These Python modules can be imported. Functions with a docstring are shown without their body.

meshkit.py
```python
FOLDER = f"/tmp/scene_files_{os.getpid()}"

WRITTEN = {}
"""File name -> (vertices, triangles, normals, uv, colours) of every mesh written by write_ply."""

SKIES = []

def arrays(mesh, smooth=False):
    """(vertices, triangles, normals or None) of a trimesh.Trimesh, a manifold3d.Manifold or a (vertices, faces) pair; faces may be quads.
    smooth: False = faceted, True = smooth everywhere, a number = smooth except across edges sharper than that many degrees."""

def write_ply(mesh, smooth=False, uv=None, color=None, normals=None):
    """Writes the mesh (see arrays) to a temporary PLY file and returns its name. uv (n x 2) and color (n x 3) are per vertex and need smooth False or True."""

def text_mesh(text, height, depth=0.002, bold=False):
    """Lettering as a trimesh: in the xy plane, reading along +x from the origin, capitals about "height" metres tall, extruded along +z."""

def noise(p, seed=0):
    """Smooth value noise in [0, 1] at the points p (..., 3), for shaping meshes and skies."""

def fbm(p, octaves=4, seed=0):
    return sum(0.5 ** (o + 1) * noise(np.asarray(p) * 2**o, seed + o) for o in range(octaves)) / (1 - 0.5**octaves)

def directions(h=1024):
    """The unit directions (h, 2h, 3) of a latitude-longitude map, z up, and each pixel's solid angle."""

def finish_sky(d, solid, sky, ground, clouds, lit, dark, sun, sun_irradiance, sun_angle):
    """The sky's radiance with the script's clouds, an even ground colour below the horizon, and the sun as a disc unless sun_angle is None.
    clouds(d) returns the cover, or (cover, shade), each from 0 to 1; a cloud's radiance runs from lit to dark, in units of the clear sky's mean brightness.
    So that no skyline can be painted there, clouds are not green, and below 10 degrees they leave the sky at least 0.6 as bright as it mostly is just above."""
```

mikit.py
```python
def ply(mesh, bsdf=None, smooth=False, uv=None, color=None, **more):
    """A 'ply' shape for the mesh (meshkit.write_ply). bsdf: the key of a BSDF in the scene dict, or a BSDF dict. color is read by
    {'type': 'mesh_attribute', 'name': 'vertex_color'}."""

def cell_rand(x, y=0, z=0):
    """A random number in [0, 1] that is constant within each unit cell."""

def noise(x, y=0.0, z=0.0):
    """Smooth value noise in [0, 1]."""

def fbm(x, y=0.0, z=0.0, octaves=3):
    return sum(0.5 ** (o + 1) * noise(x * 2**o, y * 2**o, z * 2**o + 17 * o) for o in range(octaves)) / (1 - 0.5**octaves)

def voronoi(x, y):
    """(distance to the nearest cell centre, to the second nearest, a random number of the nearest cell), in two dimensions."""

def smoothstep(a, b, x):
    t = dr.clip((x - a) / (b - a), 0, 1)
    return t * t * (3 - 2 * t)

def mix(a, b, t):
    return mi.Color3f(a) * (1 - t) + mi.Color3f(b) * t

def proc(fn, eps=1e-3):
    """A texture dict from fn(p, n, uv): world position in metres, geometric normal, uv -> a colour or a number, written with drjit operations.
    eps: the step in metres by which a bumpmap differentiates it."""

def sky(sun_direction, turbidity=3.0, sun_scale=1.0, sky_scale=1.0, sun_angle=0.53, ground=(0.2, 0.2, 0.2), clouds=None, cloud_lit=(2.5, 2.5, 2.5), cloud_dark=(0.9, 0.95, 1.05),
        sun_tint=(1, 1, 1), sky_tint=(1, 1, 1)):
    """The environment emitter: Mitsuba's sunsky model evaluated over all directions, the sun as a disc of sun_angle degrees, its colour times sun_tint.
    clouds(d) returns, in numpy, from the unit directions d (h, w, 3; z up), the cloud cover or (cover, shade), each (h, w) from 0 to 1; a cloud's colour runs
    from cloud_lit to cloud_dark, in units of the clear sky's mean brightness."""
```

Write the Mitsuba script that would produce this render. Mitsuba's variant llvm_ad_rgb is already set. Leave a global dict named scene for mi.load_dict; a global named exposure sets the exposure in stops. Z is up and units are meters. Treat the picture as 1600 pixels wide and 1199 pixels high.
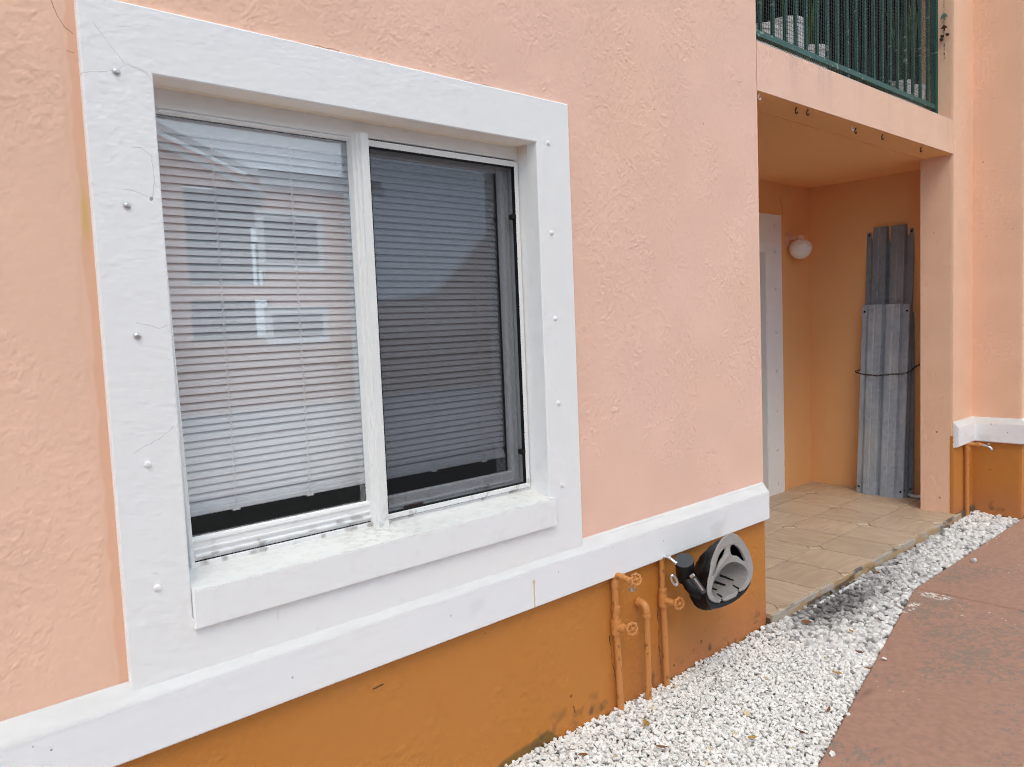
import math, random
import numpy as np, trimesh, mitsuba as mi, drjit as dr, mikit, meshkit
from mikit import noise, fbm, voronoi, cell_rand, smoothstep, mix
from shapely.geometry import Polygon, Point, box as sbox

# ------------------------------------------------------------------ camera, light, exposure
T = mi.ScalarTransform4f
CAM = np.array([0.0, -1.85, 1.46])
RIGHT = np.array([0.74249876, -0.66860936, -0.0407077])
DOWN = np.array([-0.08064296, -0.02889466, -0.99632415])
FWD = np.array([0.66497542, 0.74305223, -0.07537289])
scene = {'type': 'scene'}
labels = {}
scene['camera'] = {'type': 'perspective', 'fov': 2 * math.degrees(math.atan(800 / 1204.24)), 'fov_axis': 'x', 'near_clip': 0.02, 'far_clip': 400.0,
                   'to_world': T().look_at(origin=CAM.tolist(), target=(CAM + FWD).tolist(), up=(-DOWN).tolist())}
scene['sky'] = mikit.sky([-0.34, -0.46, 0.82], turbidity=3, sun_scale=0.2, sun_angle=30, clouds=lambda d: 1.0, cloud_lit=(2.22, 2.62, 3.0), ground=(0.25, 0.22, 0.2))
exposure = 2.3

rng = np.random.default_rng(11)
random.seed(11)

# ------------------------------------------------------------------ materials
def P(fn, eps=1e-3): return mikit.proc(fn, eps)
def rgb(*c): return {'type': 'rgb', 'value': list(c)}

def material(key, color, rough=0.6, spec=0.35, bump=None, bscale=1.0, eps=1e-3, **kw):
    b = {'type': 'principled', 'base_color': color, 'roughness': rough, 'specular': spec, **kw}
    if bump is not None:
        b = {'type': 'bumpmap', 'arbitrary': P(bump, eps), 'scale': bscale, 'bsdf': b}
    scene[key] = {'type': 'twosided', 'bsdf': b}
    return key

def lateral(p): return p.x + p.y

def dist_lines(u, v, lines):
    best = mi.Float(9.0)
    for line in lines:
        for (ax, ay), (bx, by) in zip(line[:-1], line[1:]):
            dx, dy = bx - ax, by - ay
            t = dr.clip(((u - ax) * dx + (v - ay) * dy) / (dx * dx + dy * dy + 1e-12), 0, 1)
            best = dr.minimum(best, dr.hypot(u - ax - t * dx, v - ay - t * dy))
    return best

def dist_dots(u, v, dots):
    best = mi.Float(9.0)
    for x, y, r in dots:
        best = dr.minimum(best, dr.hypot(u - x, v - y) - r)
    return best

def pink_color(p, n, uv):
    u, v = lateral(p), p.z
    t = fbm(u * 1.3, v * 1.3, 2.0)
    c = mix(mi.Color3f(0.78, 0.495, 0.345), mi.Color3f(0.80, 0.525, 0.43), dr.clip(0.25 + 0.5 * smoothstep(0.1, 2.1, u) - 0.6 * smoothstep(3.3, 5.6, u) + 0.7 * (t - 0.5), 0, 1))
    c = c * (0.97 + 0.06 * noise(u * 7, v * 7, 4.0))
    front = dr.select(dr.abs(n.y) > 0.5, 1.0, 0.0)
    # painter's cut line beside the window trim, a yellow stain on it, cracks and nail holes
    strip = smoothstep(0.440, 0.448, u + 0.010 * (noise(v * 30, 2.0) - 0.5)) * dr.select(u < 0.47, 1.0, 0.0) * dr.select(v > 0.6, 1.0, 0.0) * front
    c = mix(c, mi.Color3f(0.70, 0.38, 0.24), 0.5 * strip)
    yel = dr.exp(-dr.square((u - 0.452) / 0.008) - dr.square((v - 1.73) / 0.06)) * front
    c = mix(c, mi.Color3f(0.62, 0.42, 0.14), 0.8 * yel)
    j = 0.004 * (noise(u * 90, v * 90, 1.0) - 0.5)
    d = dist_lines(u + j, v - j, [[(0.418, 2.172), (0.429, 2.141), (0.442, 2.122), (0.457, 2.112)], [(0.444, 2.075), (0.457, 2.072)],
                                  [(1.02, 2.205), (1.05, 2.203), (1.09, 2.204)]])
    c = mix(c, mi.Color3f(0.25, 0.12, 0.08), 0.7 * smoothstep(0.0015, 0.0004, d) * front)
    top = smoothstep(0.006, 0.0, dr.abs(v - 2.199 + 0.004 * (noise(u * 25, 5.0) - 0.5))) * dr.select((u > 0.5) & (u < 1.9), 1.0, 0.0) * smoothstep(0.5, 0.75, noise(u * 9, 3.0)) * front
    c = mix(c, mi.Color3f(0.16, 0.08, 0.06), 0.7 * top)
    dots = dist_dots(u, v, [(2.441, 2.258, 0.003), (2.766, 2.25, 0.003), (5.90, 2.43, 0.004), (5.88, 1.93, 0.003), (5.72, 1.96, 0.003), (5.70, 0.62, 0.006), (5.68, 0.17, 0.006)])
    c = mix(c, mi.Color3f(0.13, 0.06, 0.04), 0.75 * smoothstep(0.0015, -0.001, dots))
    # faint grey streaks of rain dirt under the balcony edge
    drip = smoothstep(0.5, 0.9, fbm(u * 13, v * 1.5, 3.0)) * smoothstep(2.42, 2.66, v) * dr.select((u > 3.2) & (u < 5.6), 1.0, 0.0)
    c = mix(c, mi.Color3f(0.45, 0.32, 0.27), 0.28 * drip * dr.select(v < 2.69, 1.0, 0.0))
    ledge = dr.select((u > 3.19) & (u < 5.6), 1.0, 0.0) * smoothstep(2.664, 2.669, v + 0.012 * (fbm(u * 14, 1.0, 6.0) - 0.62)) * dr.select(v < 2.672, 1.0, 0.0) * front
    c = mix(c, mi.Color3f(0.55, 0.53, 0.48), 0.8 * ledge)
    return c

def porch_shade_color(p, n, uv):
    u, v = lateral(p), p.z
    c = mix(mi.Color3f(0.78, 0.43, 0.185), mi.Color3f(0.78, 0.44, 0.21), fbm(u * 2, v * 2, p.x))  # wall pink deepened to orange: the recess shade is put into the colour
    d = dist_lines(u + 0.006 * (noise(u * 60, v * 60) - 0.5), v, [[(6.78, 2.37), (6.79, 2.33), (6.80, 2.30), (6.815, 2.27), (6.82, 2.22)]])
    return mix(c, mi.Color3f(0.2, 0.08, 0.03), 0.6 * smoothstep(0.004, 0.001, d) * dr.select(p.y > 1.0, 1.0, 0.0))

def plinth_color(p, n, uv):
    u, v = lateral(p), p.z
    c = mix(mi.Color3f(0.475, 0.180, 0.034), mi.Color3f(0.495, 0.20, 0.048), fbm(u * 3, v * 3, 2.0))
    c = mix(c, mi.Color3f(0.43, 0.17, 0.07), smoothstep(0.3, 0.02, v) * smoothstep(1.9, 2.6, u) * 0.8)
    # bare render showing where the paint has come off along the gravel
    bare = smoothstep(0.012, -0.006, v - 0.055 * smoothstep(1.45, 1.66, u) * smoothstep(1.84, 1.74, u) - 0.03 * fbm(u * 12, 0.0, 1.0) + 0.006)
    c = mix(c, mix(mi.Color3f(0.17, 0.105, 0.025), mi.Color3f(0.10, 0.075, 0.04), noise(u * 20, v * 30)), bare * 0.85)
    grime = smoothstep(0.62, 0.85, fbm(u * 18, v * 18, 3.0)) * smoothstep(0.16, 0.03, v)
    c = mix(c, mi.Color3f(0.10, 0.055, 0.03), 0.8 * grime)
    j = 0.006 * (noise(u * 60, v * 60, 1.0) - 0.5)
    d = dist_lines(u + j, v, [[(1.885, 0.083), (1.878, 0.11)], [(1.078, 0.456), (1.111, 0.458)]])
    c = mix(c, mi.Color3f(0.05, 0.025, 0.01), 0.85 * smoothstep(0.0035, 0.001, d))
    gaps = dist_lines(u + j, v, [[(2.082, 0.30), (2.094, 0.19), (2.108, 0.15), (2.119, 0.06), (2.12, 0.0)], [(2.374, 0.34), (2.376, 0.17), (2.388, 0.05)]])
    c = mix(c, mi.Color3f(0.035, 0.018, 0.008), smoothstep(0.006, 0.001, gaps + 0.004 * noise(v * 40, u)) * 0.9)
    dots = dist_dots(u, v, [(1.494, 0.491, 0.002), (2.66, 0.10, 0.006), (2.60, 0.085, 0.004), (2.47, 0.06, 0.005), (1.87, 0.149, 0.005), (5.84, 0.33, 0.004)])
    return mix(c, mi.Color3f(0.08, 0.035, 0.015), 0.8 * smoothstep(0.002, -0.001, dots))

FRAME_CRACKS = [[(0.489, 2.139), (0.518, 2.1), (0.548, 2.062), (0.554, 2.064), (0.559, 2.06), (0.574, 2.06), (0.585, 2.053), (0.599, 2.044)],
                [(0.548, 2.06), (0.536, 2.05), (0.521, 2.043), (0.492, 2.036), (0.457, 2.027)],
                [(0.548, 1.884), (0.569, 1.886), (0.589, 1.87), (0.59, 1.838), (0.59, 1.81), (0.584, 1.784), (0.581, 1.772)],
                [(0.528, 1.791), (0.554, 1.787), (0.573, 1.779)], [(0.813, 0.764), (0.812, 0.736)], [(0.50, 1.21), (0.56, 1.235), (0.595, 1.26)], [(0.53, 1.50), (0.58, 1.485), (0.6, 1.492)]]

def white_color(p, n, uv):
    u, v = p.x, p.z
    c = mix(mi.Color3f(0.79, 0.80, 0.83), mi.Color3f(0.80, 0.80, 0.80), fbm(u * 3, v * 3, p.y * 3))
    j = 0.003 * (noise(u * 120, v * 120, 1.0) - 0.5)
    d = dist_lines(u + j, v - j, FRAME_CRACKS)
    c = mix(c, mi.Color3f(0.36, 0.36, 0.35), 0.6 * smoothstep(0.0010, 0.0002, d) * dr.select(p.y < 0.0, 1.0, 0.0))
    chip = dist_dots(u + j, v, [(0.581, 1.775, 0.0045)])
    c = mix(c, mi.Color3f(0.25, 0.23, 0.2), 0.8 * smoothstep(0.001, -0.001, chip) * dr.select(p.y < 0.0, 1.0, 0.0))
    # brown water marks on the soffit of the recess
    soffit = dr.select((dr.abs(n.z) > 0.5) & (p.y > -0.012) & (v > 1.9) & (v < 2.1), 1.0, 0.0) + dr.select((p.y > 0.05) & (v > 2.0), 0.6, 0.0)
    c = mix(c, mi.Color3f(0.76, 0.68, 0.58), soffit * (0.35 + 0.5 * fbm(u * 5, p.y * 40, 2.0)))
    spot = smoothstep(0.72, 0.8, noise(u * 38, v * 38, p.y * 30))
    c = mix(c, mi.Color3f(0.62, 0.62, 0.6), 0.12 * spot)
    edge = smoothstep(0.035, 0.0, dr.abs(u - 1.79)) * smoothstep(0.05, 0.0, dr.abs(v - 2.04)) * dr.select(p.y > 0.03, 1.0, 0.0)
    return mix(c, mi.Color3f(0.6, 0.45, 0.3), 0.6 * edge)

def white_bump(p, n, uv):
    u, v = lateral(p), p.z
    patch = smoothstep(0.45, 0.6, noise(u * 4 + 9, v * 4, 2.0))
    return 0.0008 * noise(u * 95, v * 95, p.y * 50) + patch * (0.0005 * smoothstep(0.45, 0.62, noise(u * 70, v * 60, 5.0))) + 0.0006 * noise(u * 180, v * 180, 2.0)

def band_color(p, n, uv):
    u, v = lateral(p), p.z
    c = mix(mi.Color3f(0.775, 0.79, 0.83), mi.Color3f(0.80, 0.80, 0.81), fbm(u * 2, v * 5))
    cap = dr.select((dr.abs(n.z) > 0.3) & (v > 0.6), 1.0, 0.0)
    c = mix(c, mi.Color3f(0.60, 0.60, 0.59), cap * (0.55 + 0.4 * fbm(u * 12, p.y * 60, 2.0)))
    line = smoothstep(0.003, 0.0005, dr.abs(v - 0.6865 + 0.005 * (fbm(u * 9, 1.0) - 0.5))) * smoothstep(0.42, 0.55, noise(u * 6, 4.0)) * dr.select((u > 0.46) & (u < 1.95), 1.0, 0.35)
    c = mix(c, mi.Color3f(0.38, 0.38, 0.37), 0.75 * line * cap)
    rust = smoothstep(0.0045, 0.001, dr.abs(u - 1.657 + 0.003 * noise(v * 90, 1.0))) * smoothstep(0.626, 0.614, v) + 0.8 * smoothstep(0.009, 0.003, dr.hypot(u - 1.655, (v - 0.615) * 0.8))
    c = mix(c, mi.Color3f(0.55, 0.40, 0.16), 0.75 * dr.clip(rust, 0, 1) * dr.select(p.y < -0.02, 1.0, 0.0))
    dots = dist_dots(u, v, [(0.262, 0.615, 0.0022), (0.23, 0.635, 0.0015), (0.80, 0.585, 0.0025), (1.31, 0.60, 0.002), (1.77, 0.62, 0.002), (2.35, 0.60, 0.0025), (2.05, 0.64, 0.002), (5.70, 0.60, 0.004), (5.80, 0.65, 0.004)])
    c = mix(c, mi.Color3f(0.2, 0.19, 0.18), 0.8 * smoothstep(0.0012, -0.0008, dots))
    scuff = smoothstep(0.70, 0.85, fbm(u * 7, v * 9, 8.0))
    return mix(c, mi.Color3f(0.5, 0.5, 0.5), 0.25 * scuff)

def band_bump(p, n, uv):
    u, v = lateral(p), p.z
    cap = dr.select(dr.abs(n.z) > 0.3, 1.0, 0.15)
    return 0.0006 * noise(u * 9, v * 120, 1.0) + 0.0004 * noise(u * 60, v * 60, 2.0) + cap * 0.003 * fbm(u * 40, p.y * 120, 1.0)

def sill_color(p, n, uv):
    c = white_color(p, n, uv)
    top = dr.select((dr.abs(n.z) > 0.5) & (p.z > 0.85), 1.0, 0.0)
    c = mix(c, mi.Color3f(0.60, 0.60, 0.58), 0.7 * top)
    near = dr.exp(-dr.square((p.x - 1.15) / 0.12)) * 1.0 + 0.5 * dr.exp(-dr.square((p.x - 1.70) / 0.12)) + 0.45
    dirt = (0.25 * fbm(p.x * 14, p.y * 30, 5.0) + 0.55 * smoothstep(0.42, 0.85, fbm(p.x * 60, p.y * 90, 2.0))) * near * top
    return mix(c, mi.Color3f(0.33, 0.33, 0.27), dr.clip(0.55 * dirt, 0, 0.6))

def alu_color(p, n, uv):
    c = mix(mi.Color3f(0.76, 0.77, 0.775), mi.Color3f(0.73, 0.745, 0.745), noise(p.x * 20, p.z * 9, p.y * 20))
    grime = smoothstep(0.55, 0.8, fbm(p.x * 40, p.z * 40, p.y * 40)) * smoothstep(0.98, 0.9, p.z) * (1 + 0.5 * smoothstep(0.10, 0.11, p.y))
    return mix(c, mi.Color3f(0.24, 0.22, 0.2), 0.7 * grime)

def slat_color(p, n, uv):
    return mix(mi.Color3f(0.70, 0.735, 0.78), mi.Color3f(0.67, 0.705, 0.75), noise(p.x * 4, p.z * 30))

def tile_color(p, n, uv):
    i, j = dr.floor((p.x - 4.305) / 0.33), dr.floor((p.y - 0.322) / 0.345)
    r = cell_rand(i, j, 5)
    turn = dr.select(cell_rand(i, j, 8) > 0.5, 1.0, 0.0)
    a = dr.select(turn > 0.5, p.x, p.y) + 3.0 * r
    b = dr.select(turn > 0.5, p.y, p.x)
    grain = fbm(b * 9 + 9 * r, a * 46 + 0.4 * noise(b * 6, a * 4), 2.0) * 0.7 + 0.3 * noise(b * 4, a * 5, 3.0 * r)
    c = mix(mi.Color3f(0.385, 0.292, 0.21), mi.Color3f(0.45, 0.348, 0.255), smoothstep(0.25, 0.75, grain))
    return c * (0.94 + 0.12 * r)

def grout_color(p, n, uv): return mix(mi.Color3f(0.15, 0.11, 0.08), mi.Color3f(0.10, 0.075, 0.055), fbm(p.x * 20, p.y * 20))

def edge_color(p, n, uv):
    u, v = p.x, p.z
    c = mix(mi.Color3f(0.33, 0.29, 0.24), mi.Color3f(0.44, 0.39, 0.33), fbm(u * 26, v * 50, 1.0))
    paint = smoothstep(0.46, 0.52, fbm(u * 11, v * 20, 4.0) + 0.22 * smoothstep(0.05, 0.02, v) - 0.12 * smoothstep(0.045, 0.06, v))
    c = mix(c, mi.Color3f(0.38, 0.23, 0.10), paint * 0.7 * smoothstep(3.25, 3.45, u))
    stain = smoothstep(0.55, 0.75, fbm(u * 9, v * 30, 7.0)) * smoothstep(3.25, 3.45, u)
    return mix(c, mi.Color3f(0.07, 0.05, 0.04), 0.75 * stain)

def walk_color(p, n, uv):
    x, y = p.x, p.y
    c = mix(mi.Color3f(0.345, 0.198, 0.143), mi.Color3f(0.325, 0.190, 0.143), fbm(x * 2.2, y * 2.2, 1.0))
    c = c * (0.92 + 0.16 * noise(x * 60, y * 60, 2.0))
    big = dr.exp(-dr.square((x - 3.85) / 0.28) - dr.square((y + 0.55) / 0.17)) + dr.exp(-dr.square((x - 3.45) / 0.35) - dr.square((y + 0.80) / 0.14)) \
        + dr.exp(-dr.square((x - 2.95) / 0.55) - dr.square((y + 1.10) / 0.14)) + 0.75 * dr.exp(-dr.square((x - 4.5) / 0.4) - dr.square((y + 0.42) / 0.10)) \
        + 0.55 * dr.exp(-dr.square((x - 3.18) / 0.2) - dr.square((y + 0.74) / 0.06)) + 0.8 * smoothstep(-1.2, -1.7, y)
    pit = noise(x * 55, y * 75, 5.0) * 0.55 + noise(x * 120, y * 150, 8.0) * 0.45
    worn = fbm(x * 5, y * 5, 3.0) * 0.36 + pit * 0.58 + 0.03 + 0.17 * dr.clip(big, 0, 1.2) - 0.10 * smoothstep(0.20, 0.05, y + 0.71 - (x - 2.255) * 0.215 + 0.35) * smoothstep(3.4, 2.9, x)
    c = mix(c, mi.Color3f(0.205, 0.172, 0.145), 0.7 * smoothstep(0.60, 0.68, worn))
    flake = dr.exp(-dr.square((x - 4.06) / 0.05) - dr.square((y + 0.43) / 0.085)) + dr.exp(-dr.square((x - 3.83) / 0.10) - dr.square((y + 0.40) / 0.028))
    bits = smoothstep(0.50, 0.56, noise(x * 75, y * 75, 9.0) * 0.6 + noise(x * 150, y * 150, 4.0) * 0.4) * smoothstep(0.3, 0.7, flake)
    c = mix(c, mi.Color3f(0.66, 0.62, 0.57), 0.9 * bits)
    specks = smoothstep(0.93, 0.96, noise(x * 48, y * 48, 6.0)) * smoothstep(0.55, 0.7, noise(x * 3, y * 3, 2.0))
    c = mix(c, mi.Color3f(0.62, 0.56, 0.5), 0.8 * specks)
    splash = dr.exp(-dr.square((x - 2.84) / 0.05) - dr.square((y + 0.615) / 0.014))
    return mix(c, mi.Color3f(0.10, 0.065, 0.065), 0.5 * splash)

def walk_bump(p, n, uv): return 0.0012 * fbm(p.x * 45, p.y * 45, 1.0) + 0.0006 * noise(p.x * 160, p.y * 160, 3.0)

def soil_color(p, n, uv): return mix(mi.Color3f(0.46, 0.44, 0.41), mi.Color3f(0.36, 0.34, 0.31), fbm(p.x * 14, p.y * 14))

def ground_color(p, n, uv): return mix(mi.Color3f(0.05, 0.052, 0.05), mi.Color3f(0.035, 0.037, 0.036), fbm(p.x * 3, p.y * 3))

def zinc_color(p, n, uv):
    d1, d2, r = voronoi((p.x + p.y) * 55, p.z * 40)
    c = mix(mi.Color3f(0.285, 0.335, 0.395), mi.Color3f(0.355, 0.41, 0.475), r)
    c = mix(c, mi.Color3f(0.52, 0.53, 0.54), 0.5 * smoothstep(0.5, 0.8, fbm(p.y * 8, p.z * 3, 4.0)))
    return c * (0.9 + 0.2 * noise(p.y * 20, p.z * 2))

def pipe_color(p, n, uv):
    c = mix(mi.Color3f(0.50, 0.205, 0.055), mi.Color3f(0.54, 0.235, 0.075), fbm(p.x * 40, p.z * 14, p.y * 40))
    chip = smoothstep(0.80, 0.86, noise(p.x * 90, p.z * 60, p.y * 90))
    return mix(c, mi.Color3f(0.2, 0.09, 0.03), 0.7 * chip)

def green_color(p, n, uv):
    c = mix(mi.Color3f(0.018, 0.075, 0.060), mi.Color3f(0.028, 0.10, 0.082), noise(p.x * 30, p.z * 30, p.y * 30))
    return mix(c, mi.Color3f(0.35, 0.4, 0.36), 0.6 * smoothstep(0.86, 0.92, noise(p.x * 50, p.z * 50, 7.0)))

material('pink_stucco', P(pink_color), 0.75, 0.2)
material('porch_shade_paint', P(porch_shade_color), 0.7, 0.2, lambda p, n, uv: 0.0022 * noise(lateral(p) * 28, p.z * 20, p.y * 28) + 0.0012 * noise(lateral(p) * 80, p.z * 80, 2.0))
material('orange_stucco', P(plinth_color), 0.6, 0.25)
material('white_plaster', P(white_color), 0.55, 0.3, white_bump)
material('white_band', P(band_color), 0.5, 0.35, band_bump)
material('white_sill', P(sill_color), 0.55, 0.3, white_bump)
material('white_aluminium', P(alu_color), 0.42, 0.4)
material('blind_paint', P(slat_color), 0.42, 0.4)
material('white_cord', rgb(0.75, 0.76, 0.77), 0.8, 0.1)
material('tile_glaze', P(tile_color), 0.42, 0.4)
material('inset_glaze', P(lambda p, n, uv: mix(mi.Color3f(0.50, 0.42, 0.32), mi.Color3f(0.34, 0.25, 0.17), smoothstep(0.4, 0.6, noise((p.x + p.y) * 55, (p.x - p.y) * 8)))), 0.42, 0.4)
material('grout', P(grout_color), 0.85, 0.1)
material('slab_edge', P(edge_color), 0.85, 0.1, lambda p, n, uv: 0.004 * fbm(p.x * 40, p.z * 60, p.y * 40), 1.0)
material('red_concrete', P(walk_color), 0.62, 0.25, walk_bump)
material('soil', P(soil_color), 0.95, 0.05)
material('asphalt', P(ground_color), 0.9, 0.1)
material('zinc', P(zinc_color), 0.42, 0.5, None, metallic=0.15)
material('zinc_shaded', P(lambda p, n, uv: zinc_color(p, n, uv) * 0.62), 0.5, 0.4, None, metallic=0.15)  # same zinc darkened: the shade on the rear panels is painted in
material('orange_pipe', P(pipe_color), 0.45, 0.4)
material('green_metal', P(green_color), 0.5, 0.35)
material('mesh_wire', rgb(0.10, 0.125, 0.12), 0.5, 0.3)
material('black_rubber', rgb(0.008, 0.009, 0.010), 0.6, 0.2)
material('black_shell', rgb(0.006, 0.006, 0.007), 0.42, 0.22)
material('grey_plastic', P(lambda p, n, uv: mix(mi.Color3f(0.25, 0.235, 0.225), mi.Color3f(0.29, 0.275, 0.265), fbm(p.x * 25, p.y * 25, p.z * 25))), 0.5, 0.35)
material('lock_grey', rgb(0.045, 0.052, 0.062), 0.5, 0.4)
material('chrome', rgb(0.72, 0.72, 0.73), 0.14, 0.6, metallic=1.0)
material('steel', rgb(0.56, 0.56, 0.57), 0.32, 0.5, metallic=0.9)
material('painted_stud', rgb(0.74, 0.74, 0.75), 0.4, 0.4)
material('rust', rgb(0.10, 0.045, 0.025), 0.8, 0.2)
material('dark_wire', rgb(0.035, 0.028, 0.025), 0.6, 0.3)
material('opal_glass', rgb(0.78, 0.76, 0.73), 0.18, 0.5)
material('pink_metal', rgb(0.74, 0.45, 0.33), 0.5, 0.3)
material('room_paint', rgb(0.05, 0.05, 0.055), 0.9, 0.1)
material('door_paint', rgb(0.58, 0.58, 0.57), 0.6, 0.3)
material('dark_glass', rgb(0.012, 0.014, 0.015), 0.08, 0.5)
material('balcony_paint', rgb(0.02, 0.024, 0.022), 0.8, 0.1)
material('white_planter', rgb(0.74, 0.75, 0.76), 0.5, 0.3)
material('leaf_green', rgb(0.05, 0.11, 0.03), 0.5, 0.3)
material('leaf_pale', rgb(0.26, 0.30, 0.12), 0.5, 0.3)
for k, c in enumerate([(0.20, 0.085, 0.035), (0.11, 0.05, 0.03), (0.36, 0.22, 0.07), (0.16, 0.07, 0.05)]):
    material('dead_leaf_%d' % k, rgb(*c), 0.7, 0.2)
material('chime_teal', rgb(0.10, 0.17, 0.15), 0.5, 0.4)
material('chime_brown', rgb(0.055, 0.018, 0.012), 0.5, 0.4)
material('stone_white', {'type': 'mesh_attribute', 'name': 'vertex_color'}, 0.75, 0.2)
material('pvc_white', rgb(0.55, 0.55, 0.53), 0.5, 0.3)
material('court_bounce_concrete', rgb(0.30, 0.29, 0.28), 0.9, 0.1)
material('far_pink', rgb(0.80, 0.50, 0.39), 0.8, 0.1)
material('far_white', rgb(0.80, 0.80, 0.80), 0.7, 0.1)
material('far_orange', rgb(0.42, 0.17, 0.05), 0.8, 0.1)
material('far_dark', rgb(0.05, 0.06, 0.07), 0.8, 0.1)
material('roof_tile', rgb(0.28, 0.27, 0.26), 0.8, 0.1)
scene['window_glass'] = {'type': 'thindielectric', 'int_ior': 2.0}
scene['screen_cloth'] = {'type': 'blendbsdf', 'weight': 0.16,
                         'a': {'type': 'thindielectric', 'int_ior': 1.12, 'specular_transmittance': rgb(0.60, 0.61, 0.635)},
                         'b': {'type': 'twosided', 'bsdf': {'type': 'diffuse', 'reflectance': rgb(0.06, 0.06, 0.065)}}}

# ------------------------------------------------------------------ mesh helpers
def cat(*ms): return trimesh.util.concatenate([m for m in ms if m is not None])
def mesh(v, f): return trimesh.Trimesh(np.asarray(v, float), np.asarray(f, int), process=False)

def box(x0, x1, y0, y1, z0, z1, c=0.0):
    if c <= 0:
        m = trimesh.creation.box((x1 - x0, y1 - y0, z1 - z0))
        m.apply_translation(((x0 + x1) / 2, (y0 + y1) / 2, (z0 + z1) / 2))
        return m
    pts = []
    for sx in (0, 1):
        for sy in (0, 1):
            for sz in (0, 1):
                q = np.array([(x0, x1)[sx], (y0, y1)[sy], (z0, z1)[sz]], float)
                d = np.array([1 - 2 * sx, 1 - 2 * sy, 1 - 2 * sz]) * c
                for a in range(3):
                    e = d.copy(); e[a] = 0
                    pts.append(q + e)
    return trimesh.convex.convex_hull(np.array(pts))

def loft(loops, closed=True):
    """Quads between consecutive loops of equally many points."""
    n = len(loops[0]); v = np.vstack([np.asarray(l, float) for l in loops]); f = []
    for k in range(len(loops) - 1):
        for i in range(n if closed else n - 1):
            a, b = k * n + i, k * n + (i + 1) % n
            f += [(a, b, b + n), (a, b + n, a + n)]
    return mesh(v, f)

def rect(x0, x1, z0, z1, y): return [(x0, y, z0), (x1, y, z0), (x1, y, z1), (x0, y, z1)]

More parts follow.
